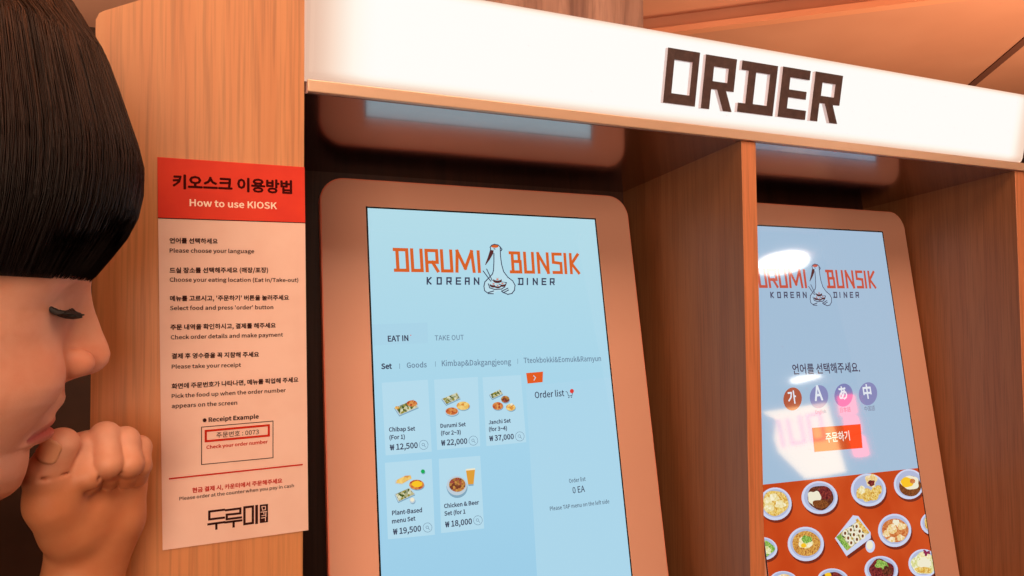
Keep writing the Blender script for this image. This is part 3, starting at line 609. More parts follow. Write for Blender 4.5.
class Field:
    def __init__(s, xs, ys, zs): s.x, s.y, s.z = [np.asarray(v, np.float32) for v in (xs, ys, zs)]; s.F = np.full((len(xs), len(ys), len(zs)), .5, np.float32)
    def box(s, lo, hi_, pad=.04):
        sl = []
        for v, a, b in zip((s.x, s.y, s.z), lo, hi_):
            i, j = np.searchsorted(v, a - pad), np.searchsorted(v, b + pad); sl.append(slice(max(i - 1, 0), min(j + 1, len(v))))
        return tuple(sl), s.x[sl[0]][:, None, None], s.y[sl[1]][None, :, None], s.z[sl[2]][None, None, :]
    def put(s, sl, d_, k, sub=False): s.F[sl] = smax(s.F[sl], -d_, k) if sub else smin(s.F[sl], d_, k)
    def cap(s, a, b, ra, rb, k=.01, sub=False, flat=None):
        a, b = np.array(a, float), np.array(b, float); r = max(ra, rb)
        sl, X, Y, Z = s.box(np.minimum(a, b) - r, np.maximum(a, b) + r); ab = b - a; L2 = max(ab @ ab, 1e-12)
        t = np.clip(((X - a[0]) * ab[0] + (Y - a[1]) * ab[1] + (Z - a[2]) * ab[2]) / L2, 0, 1)
        d_ = np.sqrt((X - a[0] - ab[0] * t) ** 2 + (Y - a[1] - ab[1] * t) ** 2 + (Z - a[2] - ab[2] * t) ** 2) - (ra + (rb - ra) * t)
        s.put(sl, d_.astype(np.float32), k, sub)
    def chain(s, pts, radii, k=.01):
        for i in range(len(pts) - 1): s.cap(pts[i], pts[i + 1], radii[i], radii[i + 1], k)
    def ell(s, c, R_, axes=None, k=.01, sub=False):
        c = np.array(c, float); r = max(R_); sl, X, Y, Z = s.box(c - r, c + r); ax = np.eye(3) if axes is None else axes
        q = sum((((X - c[0]) * ax[i][0] + (Y - c[1]) * ax[i][1] + (Z - c[2]) * ax[i][2]) / R_[i]) ** 2 for i in range(3))
        q2 = sum((((X - c[0]) * ax[i][0] + (Y - c[1]) * ax[i][1] + (Z - c[2]) * ax[i][2]) / R_[i] ** 2) ** 2 for i in range(3))
        q = np.sqrt(q); s.put(sl, (q * (q - 1) / np.maximum(np.sqrt(q2), 1e-6)).astype(np.float32), k, sub)
def axis(*segs):
    out = []
    for a, b, h in segs: out += list(np.arange(a, b - h * .5, h))
    return np.array(out + [segs[-1][1]])

HDP = lambda a, l, u: nose + Fv * a + Lv * l + np.array([0, 0, u])      # a point of the head, from the nose tip
hax = [Fv, Lv, np.array([0, 0, 1.])]
tilt = math.radians(14); tF = Fv * math.cos(tilt) - np.array([0, 0, 1]) * math.sin(tilt); tU = Fv * math.sin(tilt) + np.array([0, 0, 1]) * math.cos(tilt); tax = [tF, Lv, tU]
H = .0011
xs = axis((-.66, -.18, .008), (-.18, -.02, H), (-.02, .06, .01)); ys = axis((.06, .40, .008), (.40, .63, H), (.63, .78, .008)); zs = axis((-.02, 1.28, .009), (1.28, 1.60, H), (1.60, 1.78, .006))
B = Field(xs, ys, zs)
# ---- trunk, legs, arms
pel = np.array([-.36, .40, .93]); che = np.array([-.345, .415, 1.20]); nb = np.array([-.285, .44, 1.375])
B.ell(pel, (.10, .155, .12), hax, .05); B.ell((pel + che) / 2, (.095, .135, .16), hax, .06); B.ell(che, (.105, .165, .17), hax, .06)
B.cap(che + Lv * .13 + np.array([0, 0, .09]), che - Lv * .13 + np.array([0, 0, .09]), .06, .06, .06)
B.chain([nb - np.array([.01, 0, .05]), nb, HDP(-.125, 0, .0)], [.075, .062, .058], .03)
for sgn, dxy in ((1, .03), (-1, -.02)):
    hip = pel + Lv * .085 * sgn - np.array([0, 0, .06]); knee = hip + Fv * (.02 + dxy) + np.array([0, 0, -.40]); ank = knee - Fv * .03 + np.array([0, 0, -.385])
    B.chain([hip, knee, ank], [.088, .058, .042], .02); B.chain([ank - Fv * .03 - np.array([0, 0, .04]), ank + Fv * .14 - np.array([0, 0, .05])], [.04, .03], .02)
shL = che + Lv * .175 + np.array([0, 0, .10]); elL = np.array([-.195, .575, 1.095])
shR = che - Lv * .175 + np.array([0, 0, .10]); elR = shR + np.array([-.03, -.055, -.27]); wrR = elR + Fv * .10 + Lv * .05 + np.array([0, 0, -.20])
B.chain([shL, elL], [.05, .042], .02); B.chain([shR, elR, wrR, wrR + np.array([.02, .02, -.10])], [.05, .042, .03, .035], .02)
# ---- skull, jaw and face; the profile is read from the photograph on the middle plane of the head
PX = [(82.6, 276), (85, 286.7), (91, 301), (97, 316), (103, 333), (108, 344), (110.5, 353.5), (108.5, 362), (102, 369), (95, 373), (85, 375.5), (73, 379), (64.5, 382.5), (65, 391), (66, 396.5), (63.7, 402.5), (58, 408.6),
      (54.5, 413), (55, 419), (53, 424.5), (54.5, 430), (52, 436), (45, 440), (36, 442.6), (29, 447), (28.7, 456), (27.5, 464), (25.5, 472), (20.6, 484), (12, 492), (0, 500)]
pr = [head_au(*q) for q in PX]
pa = np.array([q[0] for q in pr])[::-1]; pu = np.array([q[1] for q in pr])[::-1]
pu = np.concatenate([[-.10, -.088], pu, [.06, .085, .11, .14]]); pa = np.concatenate([[-.12, -.072], pa, [-.0165, -.016, -.022, -.045]])
bu = np.array([-.10, -.088, -.0835, -.0795, -.0688, -.0595, -.052, -.0375, -.0255, -.0162, -.005, .01, .027, .04, .055, .08, .11, .14])
ba = np.array([-.12, -.074, -.060, -.0535, -.0475, -.0460, -.0455, -.0370, -.0315, -.0300, -.0305, -.0305, -.0285, -.0225, -.0170, -.016, -.022, -.045])
sl, X, Y, Z = B.box(HDP(-.15, -.1, -.11) - .05, HDP(.0, .1, .15) + .05, 0)
a_ = (X - nose[0]) * Fv[0] + (Y - nose[1]) * Fv[1]; l_ = (X - nose[0]) * Lv[0] + (Y - nose[1]) * Lv[1]; u_ = Z - nose[2]
u1 = u_.ravel()
base = np.interp(u1, bu, ba); diff = np.maximum(np.interp(u1, pu, pa) - base, -.004)
sig = np.interp(u1, [-.08, -.055, -.05, -.044, -.036, -.030, -.022, -.0165, -.013, -.004, .008, .03, .05], [.02, .022, .020, .019, .020, .014, .010, .0095, .0125, .0125, .0095, .0085, .012])
Wd = np.interp(u1, [-.10, -.08, -.065, -.045, -.02, .015, .05, .14], [.030, .040, .050, .058, .066, .072, .073, .072])
R3 = lambda v: v[None, None, :]
al = np.abs(l_); q = np.minimum(al / R3(Wd), .995)
lat = .072 * (1 - np.sqrt(1 - q ** 2.3)) + np.maximum(al - R3(Wd) * .995, 0) * 4
surf = R3(base) - lat + R3(diff) * np.exp(-(al / R3(sig)) ** 2.2)
G = lambda l0, u0, sl_, su_: np.exp(-((al - l0) / sl_) ** 2 - ((u_ - u0) / su_) ** 2)
surf += .0085 * G(.038, -.010, .017, .022)                      # cheeks
surf += -.0095 * G(.030, .034, .015, .011)                       # eye sockets
surf += .0045 * G(.034, .046, .020, .007)                        # brow
surf += -.0035 * G(.0225, -.026, .005, .012) - .0028 * G(.0250, -.0435, .006, .007)   # folds beside nose and mouth
lipline = -.0425 - .02 * al - 8 * al ** 2
surf += -.0022 * np.exp(-((u_ - lipline) / .0016) ** 2) * np.exp(-(al / .021) ** 6)
surf += -.0010 * np.exp(-(al / .0025) ** 2) * np.exp(-((u_ + .026) / .007) ** 2)      # philtrum
dF = (a_ - surf) * .62
jaw = np.interp(a_, [-.15, -.12, -.065, -.05], [-.038, -.052, -.0855, -.09])
dF = smax(smax(dF, (jaw - u_) * .9, .012), -(a_ + .125), .02).astype(np.float32)
dF = smax(dF, u_ - .13, .02)
B.put(sl, dF, .012)
B.ell(HDP(-.108, 0, .075), (.092, .073, .100), tax, .02)
for sgn in (1, -1):
    eye = HDP(-.0465, .0305 * sgn, .0305); B.ell(eye, (.0125, .0140, .0112), tax, .004)          # closed lids
    B.ell(HDP(-.0240, .0140 * sgn, -.0045), (.0128, .0068, .0092), hax, .0022); B.ell(HDP(-.0165, .0065 * sgn, -.0150), (.0050, .0030, .0035), hax, .002, sub=True)
    B.ell(HDP(-.122, .0735 * sgn, .018), (.017, .009, .030), tax, .006)
    # crease under the lid
    c0 = [HDP(-.0380 - .0105 * ((t - .1) ** 2) * 1.2, (.0305 + .0125 * t) * sgn, .0235 + .0018 * t * t) for t in np.linspace(-1, 1, 9)]
    for p_, q_ in zip(c0, c0[1:]): B.cap(p_, q_, .0008, .0008, .0012, sub=True)
# ---- left hand, closed, back against the wood panel
def hp(x, y, Y): return atY(x, y, Y)
wr = [hp(89, 566, .582), hp(98, 568, .584)]
B.chain([shL, elL], [.05, .042], .02); B.chain([elL, (wr[0] + wr[1]) / 2 + np.array([-.012, 0, -.03])], [.042, .026], .02)
B.cap(wr[0] + np.array([-.012, 0, -.03]), hp(82, 528, .580), .0205, .0195, .012); B.cap(wr[1] + np.array([-.012, 0, -.03]), hp(110, 525, .586), .0195, .0205, .015)
B.cap(hp(92, 520, .586), hp(98, 475, .592), .024, .021, .015)
B.cap(hp(118, 512, .583), hp(123, 490, .588), .0150, .0145, .012)                                      # heel of the hand
B.cap(hp(70, 520, .566), hp(90, 507, .566), .0175, .0140, .012)                                        # ball of the thumb
mcp = [hp(76, 454, .592), hp(98, 449, .595), hp(117, 455, .597), hp(132, 465, .598)]
for m_, r in zip(mcp, (.0135, .013, .0125, .0115)): B.cap(hp(94, 512, .590), m_, .016, r, .012)
fing = [((86, 447, .556), (88, 477, .546), (90, 486, .564), .0090), ((105, 437, .556), (109, 464, .546), (109, 478, .566), .0094), ((125, 441, .561), (130, 464, .552), (127, 478, .570), .0089), ((139, 448, .570), (140, 466, .561), (138, 478, .574), .0078)]
for m_, (p, d_, t_, r) in zip(mcp, fing):
    Fg = Field(xs, ys, zs) if False else B
    P_, D_, T_ = hp(*p), hp(*d_), hp(*t_)
    B.cap(m_, P_, r * 1.08, r * .98, .002); B.cap(P_, D_, r * .98, r * .95, .0004); B.cap(D_, T_, r * .95, r * .82, .0004)
    B.ell(P_ + np.array([0, -.0006, .0006]), (r * 1.07, r * 1.07, r * 1.07), None, .002); B.ell(D_, (r * 1.0, r * 1.0, r * 1.0), None, .001)
th = [hp(72, 528, .566), hp(54, 503, .552), hp(48, 475, .546), hp(61, 445, .542)]
B.chain(th[:3], [.0185, .0155, .0138], .010); B.cap(th[2], th[3], .0136, .0112, .001); B.ell(th[2], (.0142, .0142, .0142), None, .003)
B.cap(hp(88, 489, .546), hp(138, 482, .556), .0020, .0018, .004, sub=True)
tc_ = [hp(*q_) for q_ in ((30, 474, .548), (38, 478, .5345), (48, 480, .5305), (60, 477, .5325), (68, 472, .540))]
for p_, q_ in zip(tc_, tc_[1:]): B.cap(p_, q_, .0010, .0010, .0015, sub=True)
for a_q, b_q in [((78, 440, .546), (74, 474, .537)), ((96, 440, .5515), (98.5, 480, .541)), ((117, 441, .555), (119.8, 474, .545)), ((135.5, 448, .561), (137, 474, .555))]: B.cap(hp(*a_q), hp(*b_q), .0013, .0013, .0010, sub=True)
V, Q = surface_nets(B.x.astype(float), B.y.astype(float), B.z.astype(float), B.F); del B
def relax(V, Q, it, w=.5):
    n = len(V); e = np.concatenate([Q[:, [0, 1]], Q[:, [1, 2]], Q[:, [2, 3]], Q[:, [3, 0]]])
    for _ in range(it):
        cnt = np.bincount(e[:, 0], minlength=n).astype(float); s = np.stack([np.bincount(e[:, 0], V[e[:, 1], k], n) for k in range(3)], 1)
        V = V + w * (s / np.maximum(cnt, 1)[:, None] - V)
    return V
V0 = V; V = relax(V, Q, 1, .35); hm = (V0[:, 2] < 1.462) & (V0[:, 0] > -.16) & ((V0 - nose) @ Fv > -.024 - (V0[:, 2] < 1.40) * .2); V[hm] = V0[hm] * .75 + V[hm] * .25
def np_mesh(name, V, Q, m, parent=None):
    me = bpy.data.meshes.new(name); me.vertices.add(len(V)); me.vertices.foreach_set('co', V.astype(np.float32).ravel())
    k = Q.shape[1]; me.loops.add(Q.size); me.loops.foreach_set('vertex_index', Q.astype(np.int32).ravel())
    me.polygons.add(len(Q)); me.polygons.foreach_set('loop_start', np.arange(0, Q.size, k, dtype=np.int32)); me.polygons.foreach_set('use_smooth', np.ones(len(Q), bool))
    me.materials.append(m); me.update(calc_edges=True); me.validate()
    o = bpy.data.objects.new(name, me); COL.objects.link(o)
    if parent is not None: o.parent = parent
    return o
skin = mat('warm_skin', (226, 160, 126), .48, sss=.12, spec=.4)
at = N(skin).new('ShaderNodeAttribute'); at.attribute_name = 'tint'
tcn = N(skin).new('ShaderNodeTexCoord'); nz_ = N(skin).new('ShaderNodeTexNoise'); nz_.inputs['Scale'].default_value = 900; nz_.inputs['Detail'].default_value = 3; LK(skin, tcn.outputs['Object'], nz_.inputs['Vector'])
bp = N(skin).new('ShaderNodeBump'); bp.inputs['Strength'].default_value = .10; bp.inputs['Distance'].default_value = .0006; LK(skin, nz_.outputs['Fac'], bp.inputs['Height']); LK(skin, bp.outputs[0], N(skin)['Principled BSDF'].inputs['Normal'])
nz2 = N(skin).new('ShaderNodeTexNoise'); nz2.inputs['Scale'].default_value = 70; nz2.inputs['Detail'].default_value = 5; LK(skin, tcn.outputs['Object'], nz2.inputs['Vector'])
rz = ramp(skin, nz2.outputs['Fac'], [(.3, (246, 232, 224)), (.65, (255, 255, 255))]); mz = N(skin).new('ShaderNodeMix'); mz.data_type = 'RGBA'; mz.blend_type = 'MULTIPLY'; mz.inputs[0].default_value = .8
LK(skin, at.outputs['Color'], mz.inputs[6]); LK(skin, rz.outputs[0], mz.inputs[7]); LK(skin, mz.outputs[2], N(skin)['Principled BSDF'].inputs['Base Color'])
person = np_mesh('person', V, Q, skin)
tag(person, 'person in profile with black bowl-cut hair, eyes cast down, fist against the wood panel', 'person')
rel = V - nose; va_, vl_, vu_ = rel @ Fv, np.abs(rel @ Lv), rel[:, 2]
sk = np.array(lin((234, 172, 144))[:3]); lip = np.array(lin((188, 78, 68))[:3]); blush = np.array(lin((230, 146, 114))[:3]); hand = np.array(lin((204, 130, 88))[:3])
tint = np.tile(sk, (len(V), 1))
wl = np.clip(1 - np.abs(vu_ + .0425 + .02 * vl_ + 8 * vl_ ** 2) / (.0078 * np.sqrt(np.clip(1 - (vl_ / .0235) ** 2, 1e-4, 1))), 0, 1) ** .35 * (vl_ < .0235) * (va_ > -.07) * (va_ < -.029)
wb = np.exp(-((va_ + .012) / .02) ** 2 - ((vu_ + .002) / .013) ** 2) + .6 * np.exp(-((vl_ - .045) / .02) ** 2 - ((vu_ + .005) / .018) ** 2) * (va_ > -.09)
wh_ = np.clip((1.42 - V[:, 2]) / .03, 0, 1) * (V[:, 0] > -.2)
for w_, c_ in ((np.clip(wb, 0, 1) * .7, blush), (wh_, hand), (wl, lip)): tint = tint * (1 - w_[:, None]) + c_ * w_[:, None]
ca = person.data.color_attributes.new('tint', 'FLOAT_COLOR', 'POINT'); ca.data.foreach_set('color', np.c_[tint, np.ones(len(V))].astype(np.float32).ravel())
# thumb nail
nl = mat('finger_nail', (236, 170, 130), .3)
nc = th[3] * .92 + th[2] * .08; ndir = (th[3] - th[2]) / np.linalg.norm(th[3] - th[2]); up = np.array([-.25, -.88, .34]); up -= ndir * (up @ ndir); up /= np.linalg.norm(up); sd = np.cross(ndir, up)
vs, fs = [], []
for i in range(9):
    for j in range(9):
        s_, t_ = -1 + i / 4, -1 + j / 4; ang = s_ * .62; ln = t_ * .0078 * math.sqrt(max(1 - .62 * abs(s_) ** 3, .05))
        vs.append(nc + ndir * ln + (up * math.cos(ang) + sd * math.sin(ang)) * (.01185 + .0002 * (1 - t_)))
for i in range(8):
    for j in range(8): fs.append((i * 9 + j, i * 9 + j + 1, i * 9 + j + 10, i * 9 + j + 9))
o = link_mesh('thumbnail', vs, fs, nl, person, smooth=True); md = o.modifiers.new('thick', 'SOLIDIFY'); md.thickness = .0009; md.offset = 0
# lashes
def tubes(name, paths, radii, m, parent, sides=4):
    """many thin tapering strands as one mesh; paths: (n, k, 3)"""
    paths = np.asarray(paths, float); n, k, _ = paths.shape; radii = np.broadcast_to(radii, (n, k))
    tan = np.gradient(paths, axis=1); tan /= np.linalg.norm(tan, axis=2, keepdims=True) + 1e-9
    ref = np.where(np.abs(tan[..., 2:3]) > .9, np.array([1., 0, 0]), np.array([0, 0, 1.])); s1 = np.cross(tan, ref); s1 /= np.linalg.norm(s1, axis=2, keepdims=True) + 1e-9; s2 = np.cross(tan, s1)
    an = np.arange(sides) * 2 * math.pi / sides
    Vt = paths[:, :, None, :] + radii[:, :, None, None] * (s1[:, :, None, :] * np.cos(an)[None, None, :, None] + s2[:, :, None, :] * np.sin(an)[None, None, :, None])
    base_ = (np.arange(n) * k * sides)[:, None, None] + (np.arange(k - 1) * sides)[None, :, None]; j = np.arange(sides)[None, None, :]; j2 = (j + 1) % sides
    Qt = np.stack([base_ + j, base_ + j2, base_ + sides + j2, base_ + sides + j], -1).reshape(-1, 4)
    return np_mesh(name, Vt.reshape(-1, 3), Qt, m, parent)
ez = (np.abs(vu_ - .027) < .012) & (va_ > -.09); eV = np.c_[va_, rel @ Lv, vu_][ez]
def face_a(l, u):
    m_ = (np.abs(eV[:, 1] - l) < .0014) & (np.abs(eV[:, 2] - u) < .0014); return eV[m_, 0].max() if m_.any() else -.05
lash_m = mat('black_lashes', (22, 12, 10), .6)
for sgn in (-1, 1):
    P = []
    for t in np.linspace(-1, 1, 60):
        for rep in range(2):
            l0 = (.0320 + .0150 * t) * sgn; u0 = .0255 + .002 * t * t; a0 = face_a(l0, u0) - .0003; u0 = u0 + rng.normal(0, .0004)
            ln = .0095 * (1 - .25 * t * t) * rng.uniform(.75, 1.1); sw = t * .75 + rng.normal(0, .12)
            pts = [HDP(a0 - .0015, l0, u0 + .0012)] + [HDP(a0 + ln * s_ * math.cos(sw), l0 + ln * s_ * math.sin(sw) * sgn, u0 - .0048 * s_ + .003 * s_ * s_) for s_ in (.0, .33, .66, 1)]
            P.append(pts)
    tubes('eyelashes', P, np.array([.0008, .0012, .0010, .0008, .0003])[None, :], lash_m, person)
    P = []
    for i in range(90):
        t = i / 89; a0 = -.0185 - .030 * t * t; l0 = (.012 + .045 * t) * sgn; u0 = .0475 + .004 * math.sin(t * 2.4) + rng.normal(0, .0014); P.append([HDP(a0 + .0005, l0, u0), HDP(a0 + .0006, l0 + .004 * sgn, u0 + .001), HDP(a0 - .001, l0 + .009 * sgn, u0 + .001)])
    tubes('eyebrow', P, np.array([.0003, .0003, .0001])[None, :], lash_m, person)
# ---- hair: a bowl cut made of strands that run from the crown to an even hem
HX = [(96, 282), (106, 271), (119, 255), (134, 236), (145, 214), (150, 187), (149.5, 166), (146, 150), (139, 130), (130, 103), (114, 60), (99, 31), (83, 4)]
hc = [head_au(*q, -.028) for q in HX]
ha = np.array([q[0] for q in hc]); hu = np.array([q[1] for q in hc])
top_u = hu[-1] + .030
ca_ = -.112
hu2 = np.concatenate([hu, [hu[-1] + .012, hu[-1] + .022, top_u]]); ha2 = np.concatenate([ha, [ha[-1] - .022, ha[-1] - .05, ca_ + .001]])
# along-strand parameter by arc length, from the crown (0) to the hem (1)
ha2, hu2 = ha2[::-1], hu2[::-1]; arc = np.concatenate([[0], np.cumsum(np.hypot(np.diff(ha2), np.diff(hu2)))]); arc /= arc[-1]
def hair_pt(phi, t, r=1.0, du=0.0):
    fr = np.interp(t, arc, ha2) - ca_; u = np.interp(t, arc, hu2); fr0 = np.interp(t, arc, ha2).max() if np.ndim(t) == 0 else fr
    c_, s_ = np.cos(phi), np.sin(phi); back = np.maximum(-c_, 0)
    k = fr / .131
    rf = np.where(c_ > 0, .131, .112); rs = .101
    rad = 1.0 / ((np.abs(c_) / rf) ** 2.3 + (np.abs(s_) / rs) ** 2.3) ** (1 / 2.3)
    low = t ** 3 * back * .075                                          # longer at the nape
    rr = rad * (1 + (k - 1) * np.clip(.35 + .65 * np.maximum(c_, 0) + .65 * (t < .45), 0, 1)) * r
    rr = np.where(t < .02, rr * t / .02, rr)
    p = nose[None, :] + Fv * (ca_ + rr * c_)[..., None] + Lv * (rr * s_)[..., None] + np.array([0, 0, 1.]) * (u - low + du)[..., None]
    return p
hair_m = mat('black_brown_hair', (26, 17, 14), .42, spec=.22)
tch = N(hair_m).new('ShaderNodeAttribute'); tch.attribute_name = 'tint'; LK(hair_m, tch.outputs['Color'], N(hair_m)['Principled BSDF'].inputs['Base Color'])
ph = np.linspace(0, 2 * math.pi, 97)[:-1]; tt = np.linspace(0, 1, 40)
outer = [hair_pt(np.full(40, p), tt, .955 + .012 * math.sin(p * 23) * 1) for p in ph]; inner = [hair_pt(np.full(40, p), tt, .80, .004)[::-1] for p in ph]
ring = np.array([np.concatenate([o_, i_[:22]]) for o_, i_ in zip(outer, inner)]); n_, k_ = ring.shape[:2]
Qh = np.array([(i * k_ + j, i * k_ + j + 1, ((i + 1) % n_) * k_ + j + 1, ((i + 1) % n_) * k_ + j) for i in range(n_) for j in range(k_ - 1)])
hair = np_mesh('hair', ring.reshape(-1, 3), Qh, hair_m, person)
ca = hair.data.color_attributes.new('tint', 'FLOAT_COLOR', 'POINT'); ca.data.foreach_set('color', np.tile(np.array([*lin((16, 10, 8))]), (len(hair.data.vertices), 1)).astype(np.float32).ravel())
NS, KS = 9000, 18
P, RD, TC = [], [], []
for i in range(NS):
    cl_ = rng.integers(0, 260); phi = cl_ / 260 * 2 * math.pi + rng.normal(0, .020); r0 = rng.uniform(.965, 1.0) + .007 * math.sin(cl_ * 12.9898) ; t0 = rng.uniform(0, .25) ** 1.5; t1_ = 1 - abs(rng.normal(0, .012))
    t = np.linspace(t0, t1_, KS); wob = .02 * rng.normal() * np.sin(t * 3 + rng.uniform(0, 6)); tipin = 1 - .02 * t ** 8 * rng.uniform(0, 1)
    P.append(hair_pt(phi + wob, t, r0 * tipin)); RD.append(np.interp(np.linspace(0, 1, KS), [0, .1, .8, 1], [.00018, .00030, .00028, .00010]) * rng.uniform(.7, 1.2))
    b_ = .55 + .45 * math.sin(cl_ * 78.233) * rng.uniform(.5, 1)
    cr = np.array(lin((24, 15, 12))[:3]); ct = np.array(lin((112, 70, 48))[:3]); w_ = np.clip(1.45 - 1.75 * t, 0.03, 1)[:, None] * b_; TC.append(np.repeat(cr * (1 - w_) + ct * w_, 3, axis=0))  # brown glints painted into the strand colour near the crown, fading downwards
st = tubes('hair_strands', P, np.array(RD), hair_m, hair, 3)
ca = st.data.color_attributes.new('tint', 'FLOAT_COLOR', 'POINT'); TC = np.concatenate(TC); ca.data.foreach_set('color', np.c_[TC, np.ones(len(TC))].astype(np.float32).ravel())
# ---- clothes
C_ = Field(axis((-.66, -.05, .009)), axis((.04, .80, .009)), axis((.80, 1.42, .009)))
C_.ell(pel + np.array([0, 0, .03]), (.118, .172, .12), hax, .05); C_.ell((pel + che) / 2, (.115, .158, .17), hax, .06); C_.ell(che, (.122, .182, .178), hax, .06)
C_.cap(che + Lv * .13 + np.array([0, 0, .09]), che - Lv * .13 + np.array([0, 0, .09]), .072, .072, .06)
C_.cap(shL, shL + (elL - shL) * .62, .066, .060, .03); C_.cap(shR, shR + (elR - shR) * .62, .066, .060, .03); C_.cap(nb - np.array([.01, 0, .06]), nb - np.array([.004, 0, .02]), .082, .072, .03)
Vc, Qc = surface_nets(C_.x.astype(float), C_.y.astype(float), C_.z.astype(float), C_.F)
np_mesh('tee_shirt', relax(Vc, Qc, 2), Qc, speckle(mat('charcoal_cotton', (46, 42, 44), .9), (44, 40, 42), (54, 50, 52), 200), person)
C_ = Field(axis((-.66, -.05, .009)), axis((.04, .80, .009)), axis((.06, 1.02, .009)))
C_.ell(pel, (.110, .163, .10), hax, .05)
shoes = []
for sgn, dxy in ((1, .03), (-1, -.02)):
    hip = pel + Lv * .085 * sgn - np.array([0, 0, .06]); knee = hip + Fv * (.02 + dxy) + np.array([0, 0, -.40]); ank = knee - Fv * .03 + np.array([0, 0, -.385]); C_.chain([hip, knee, ank + np.array([0, 0, .02])], [.098, .072, .062], .02); shoes.append(ank)
Vc, Qc = surface_nets(C_.x.astype(float), C_.y.astype(float), C_.z.astype(float), C_.F)
np_mesh('trousers', relax(Vc, Qc, 2), Qc, speckle(mat('dark_denim', (32, 36, 50), .9), (28, 32, 46), (40, 44, 60), 260), person)
for ank in shoes:
    z0 = .001 + .05
    C_ = Field(axis((-.70, .0, .006)), axis((.1, .75, .006)), axis((0.0, .2, .006)))
    a0 = np.array([ank[0], ank[1], 0.05]); C_.chain([a0 - Fv * .05, a0 + Fv * .10, a0 + Fv * .16 - np.array([0, 0, .008])], [.049, .046, .036], .03); C_.cap(a0, a0 + np.array([0, 0, .05]), .05, .048, .03)
    C_.F = smax(C_.F, (.004 - C_.z)[None, None, :] * np.ones_like(C_.F), .002); Vc, Qc = surface_nets(C_.x.astype(float), C_.y.astype(float), C_.z.astype(float), C_.F)
    np_mesh('shoe', relax(Vc, Qc, 1), Qc, speckle(mat('dark_canvas_shoe', (40, 36, 36), .8), (36, 32, 32), (46, 42, 42), 90), person)


# ================================================================== THE ROOM BEHIND THE CAMERA, seen only mirrored in the glass
def mirrored(x, y, P, n):
    """where the reflection seen at pixel x, y of the second display comes from, on plane P, n"""
    h = hit(x, y, S2.O, S2.n); r = ray(x, y); r = r - 2 * (r @ S2.n) * S2.n
    return h + r * (np.dot(n, np.array(P) - h) / np.dot(n, r))
def glow(name, col, k): return mat(name, col, .5, emit=col, strength=k)
def extr(pts, off, m, name, parent=None): mb = MB(); mb.prism(pts, [np.array(p) + off for p in pts]); return mb.build(name, m, parent)
lampm = glow('bright_lamp_diffuser', (255, 246, 232), 20)
for nm, (x, y, rx, ry, ro), lab in (('disc_lamp', (783, 265, 27, 9.5, -.2), 'large round white ceiling lamp mirrored over the logo of the right screen'), ('disc_lamp', (807.6, 380.2, 17, 3.2, -.10), 'far round white ceiling lamp mirrored under the prompt of the right screen')):
    pts = [mirrored(x + rx * math.cos(a) * math.cos(ro) - ry * math.sin(a) * math.sin(ro), y + rx * math.cos(a) * math.sin(ro) + ry * math.sin(a) * math.cos(ro), (0, 0, hi - .03), (0, 0, 1.)) for a in np.linspace(0, 2 * math.pi, 28, endpoint=False)]
    c = np.mean(pts, 0); k = empty(nm, c, lab, 'lamp', 'round lamps on the room ceiling')
    extr(pts, np.array([0, 0, .0295]), lampm, 'diffuser', k)
SYP = -1.6
mq = lambda x, y, Yp=SYP: mirrored(x, y, (0, Yp, 0), (0, 1., 0))
slab('wall_partition_behind', (2.45, SYP - .12, 0), (3.75, SYP - .03, 1.77), warm_wall)
k = empty('shop_signboard', mq(806, 440), 'cream lit shop signboard with pink lettering mirrored in the right screen', 'sign')
pts = [mq(*p) for p in ((765.8, 411.4), (827.2, 402.4), (846.4, 471.9), (820, 477.5), (809, 478.6), (782, 451.6), (777.6, 438), (779.8, 419))]
extr(pts, np.array([0, -.0295, 0]), glow('cream_sign_panel', (255, 210, 146), 11), 'sign_panel', k)
mb = MB()
pk = glow('pink_sign_letter', (255, 120, 130), 9)
def bar(pts, w=3.2):
    pts = [np.array(p, float) for p in pts]
    for a, b in zip(pts, pts[1:]):
        d_ = (b - a) / np.hypot(*(b - a)); t = np.array([-d_[1], d_[0]]) * w / 2
        P = [mq(*(q)) + np.array([0, .006, 0]) for q in (a - d_ * w / 2 - t, b + d_ * w / 2 - t, b + d_ * w / 2 + t, a - d_ * w / 2 + t)]
        mb.prism(P, [p - np.array([0, .0055, 0]) for p in P])
bar([(778, 421), (783, 446)]); bar([(787, 420), (792, 444), (804, 442), (799, 417)]); bar([(807, 416), (812, 441), (824, 439), (819, 413), (807, 416)])
mb.build('sign_lettering', pk, k)
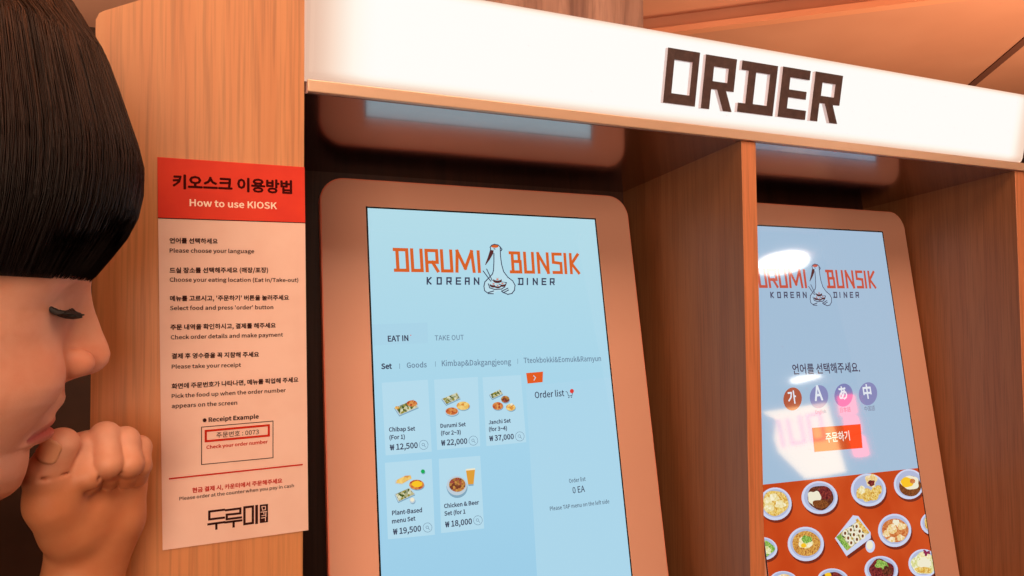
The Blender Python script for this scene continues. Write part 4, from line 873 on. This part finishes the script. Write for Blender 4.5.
lant = empty('lantern_column', (mq(856, 425)[0], SYP, 0), 'post with three stacked red glowing lantern boxes mirrored in the right screen', 'lantern')
c_ = mq(856, 425); mb = MB(); mb.box((c_[0] - .02, SYP - .0295, 0), (c_[0] + .02, SYP - .002, 1.3)); mb.build('post', mat('black_post', (30, 26, 26), .5), lant)
for i, q in enumerate((((840, 396), (854, 394), (858, 413), (843, 416)), ((846, 417), (858, 415.5), (862, 432), (849, 434)), ((853, 436), (864, 434.5), (870, 455), (857, 457)))):
    o = extr([mq(*p) for p in q], np.array([0, -.02, 0]), glow('red_lantern_%s' % 'abc'[i], (255, 20, 10), 24), 'lantern_box', lant)
    md = o.modifiers.new('bevel', 'BEVEL'); md.width = .008; md.segments = 3

# ================================================================== LIGHT
def area(name, loc, to, size, power, col, size_y=None):
    d_ = bpy.data.lights.new(name, 'AREA'); d_.energy = power; d_.color = col; d_.size = size
    if size_y: d_.shape = 'RECTANGLE'; d_.size_y = size_y
    o = bpy.data.objects.new(name, d_); COL.objects.link(o); o.location = loc
    o.rotation_euler = (Vector(to) - Vector(loc)).to_track_quat('-Z', 'Y').to_euler(); return o
area('room_lamp', (-.05, -.3, 2.72), (.1, .62, 1.4), .9, 13, (1, .70, .485))
area('room_lamp', (.75, -.3, 2.72), (.7, .62, 1.3), .9, 13, (1, .70, .485))
area('front_fill', (-.55, -1.25, 1.75), (.35, .75, 1.5), 1.1, 25, (1, .72, .52))  # added frontal fill for the bays, kept out of the screen reflections
area('far_room_fill', (3.0, .9, 1.2), (2.9, 2.1, 2.8), .8, 70, (1, .70, .485))  # added up-light that brightens the far ceiling
area('far_room_fill', (1.2, 1.5, 2.2), (1.2, 2.45, 2.6), .5, 6, (1, .76, .62))  # added fill that brightens the partition
area('back_room_fill', (-.9, 2.2, 1.7), (-.5, 3.0, 2.83), .7, 22, (1, .80, .64))  # added up-light for the ceiling at the rear left
w = bpy.data.worlds.new('world'); sc.world = w; w.use_nodes = True
w.node_tree.nodes['Background'].inputs[0].default_value = lin((150, 100, 72)); w.node_tree.nodes['Background'].inputs[1].default_value = 1
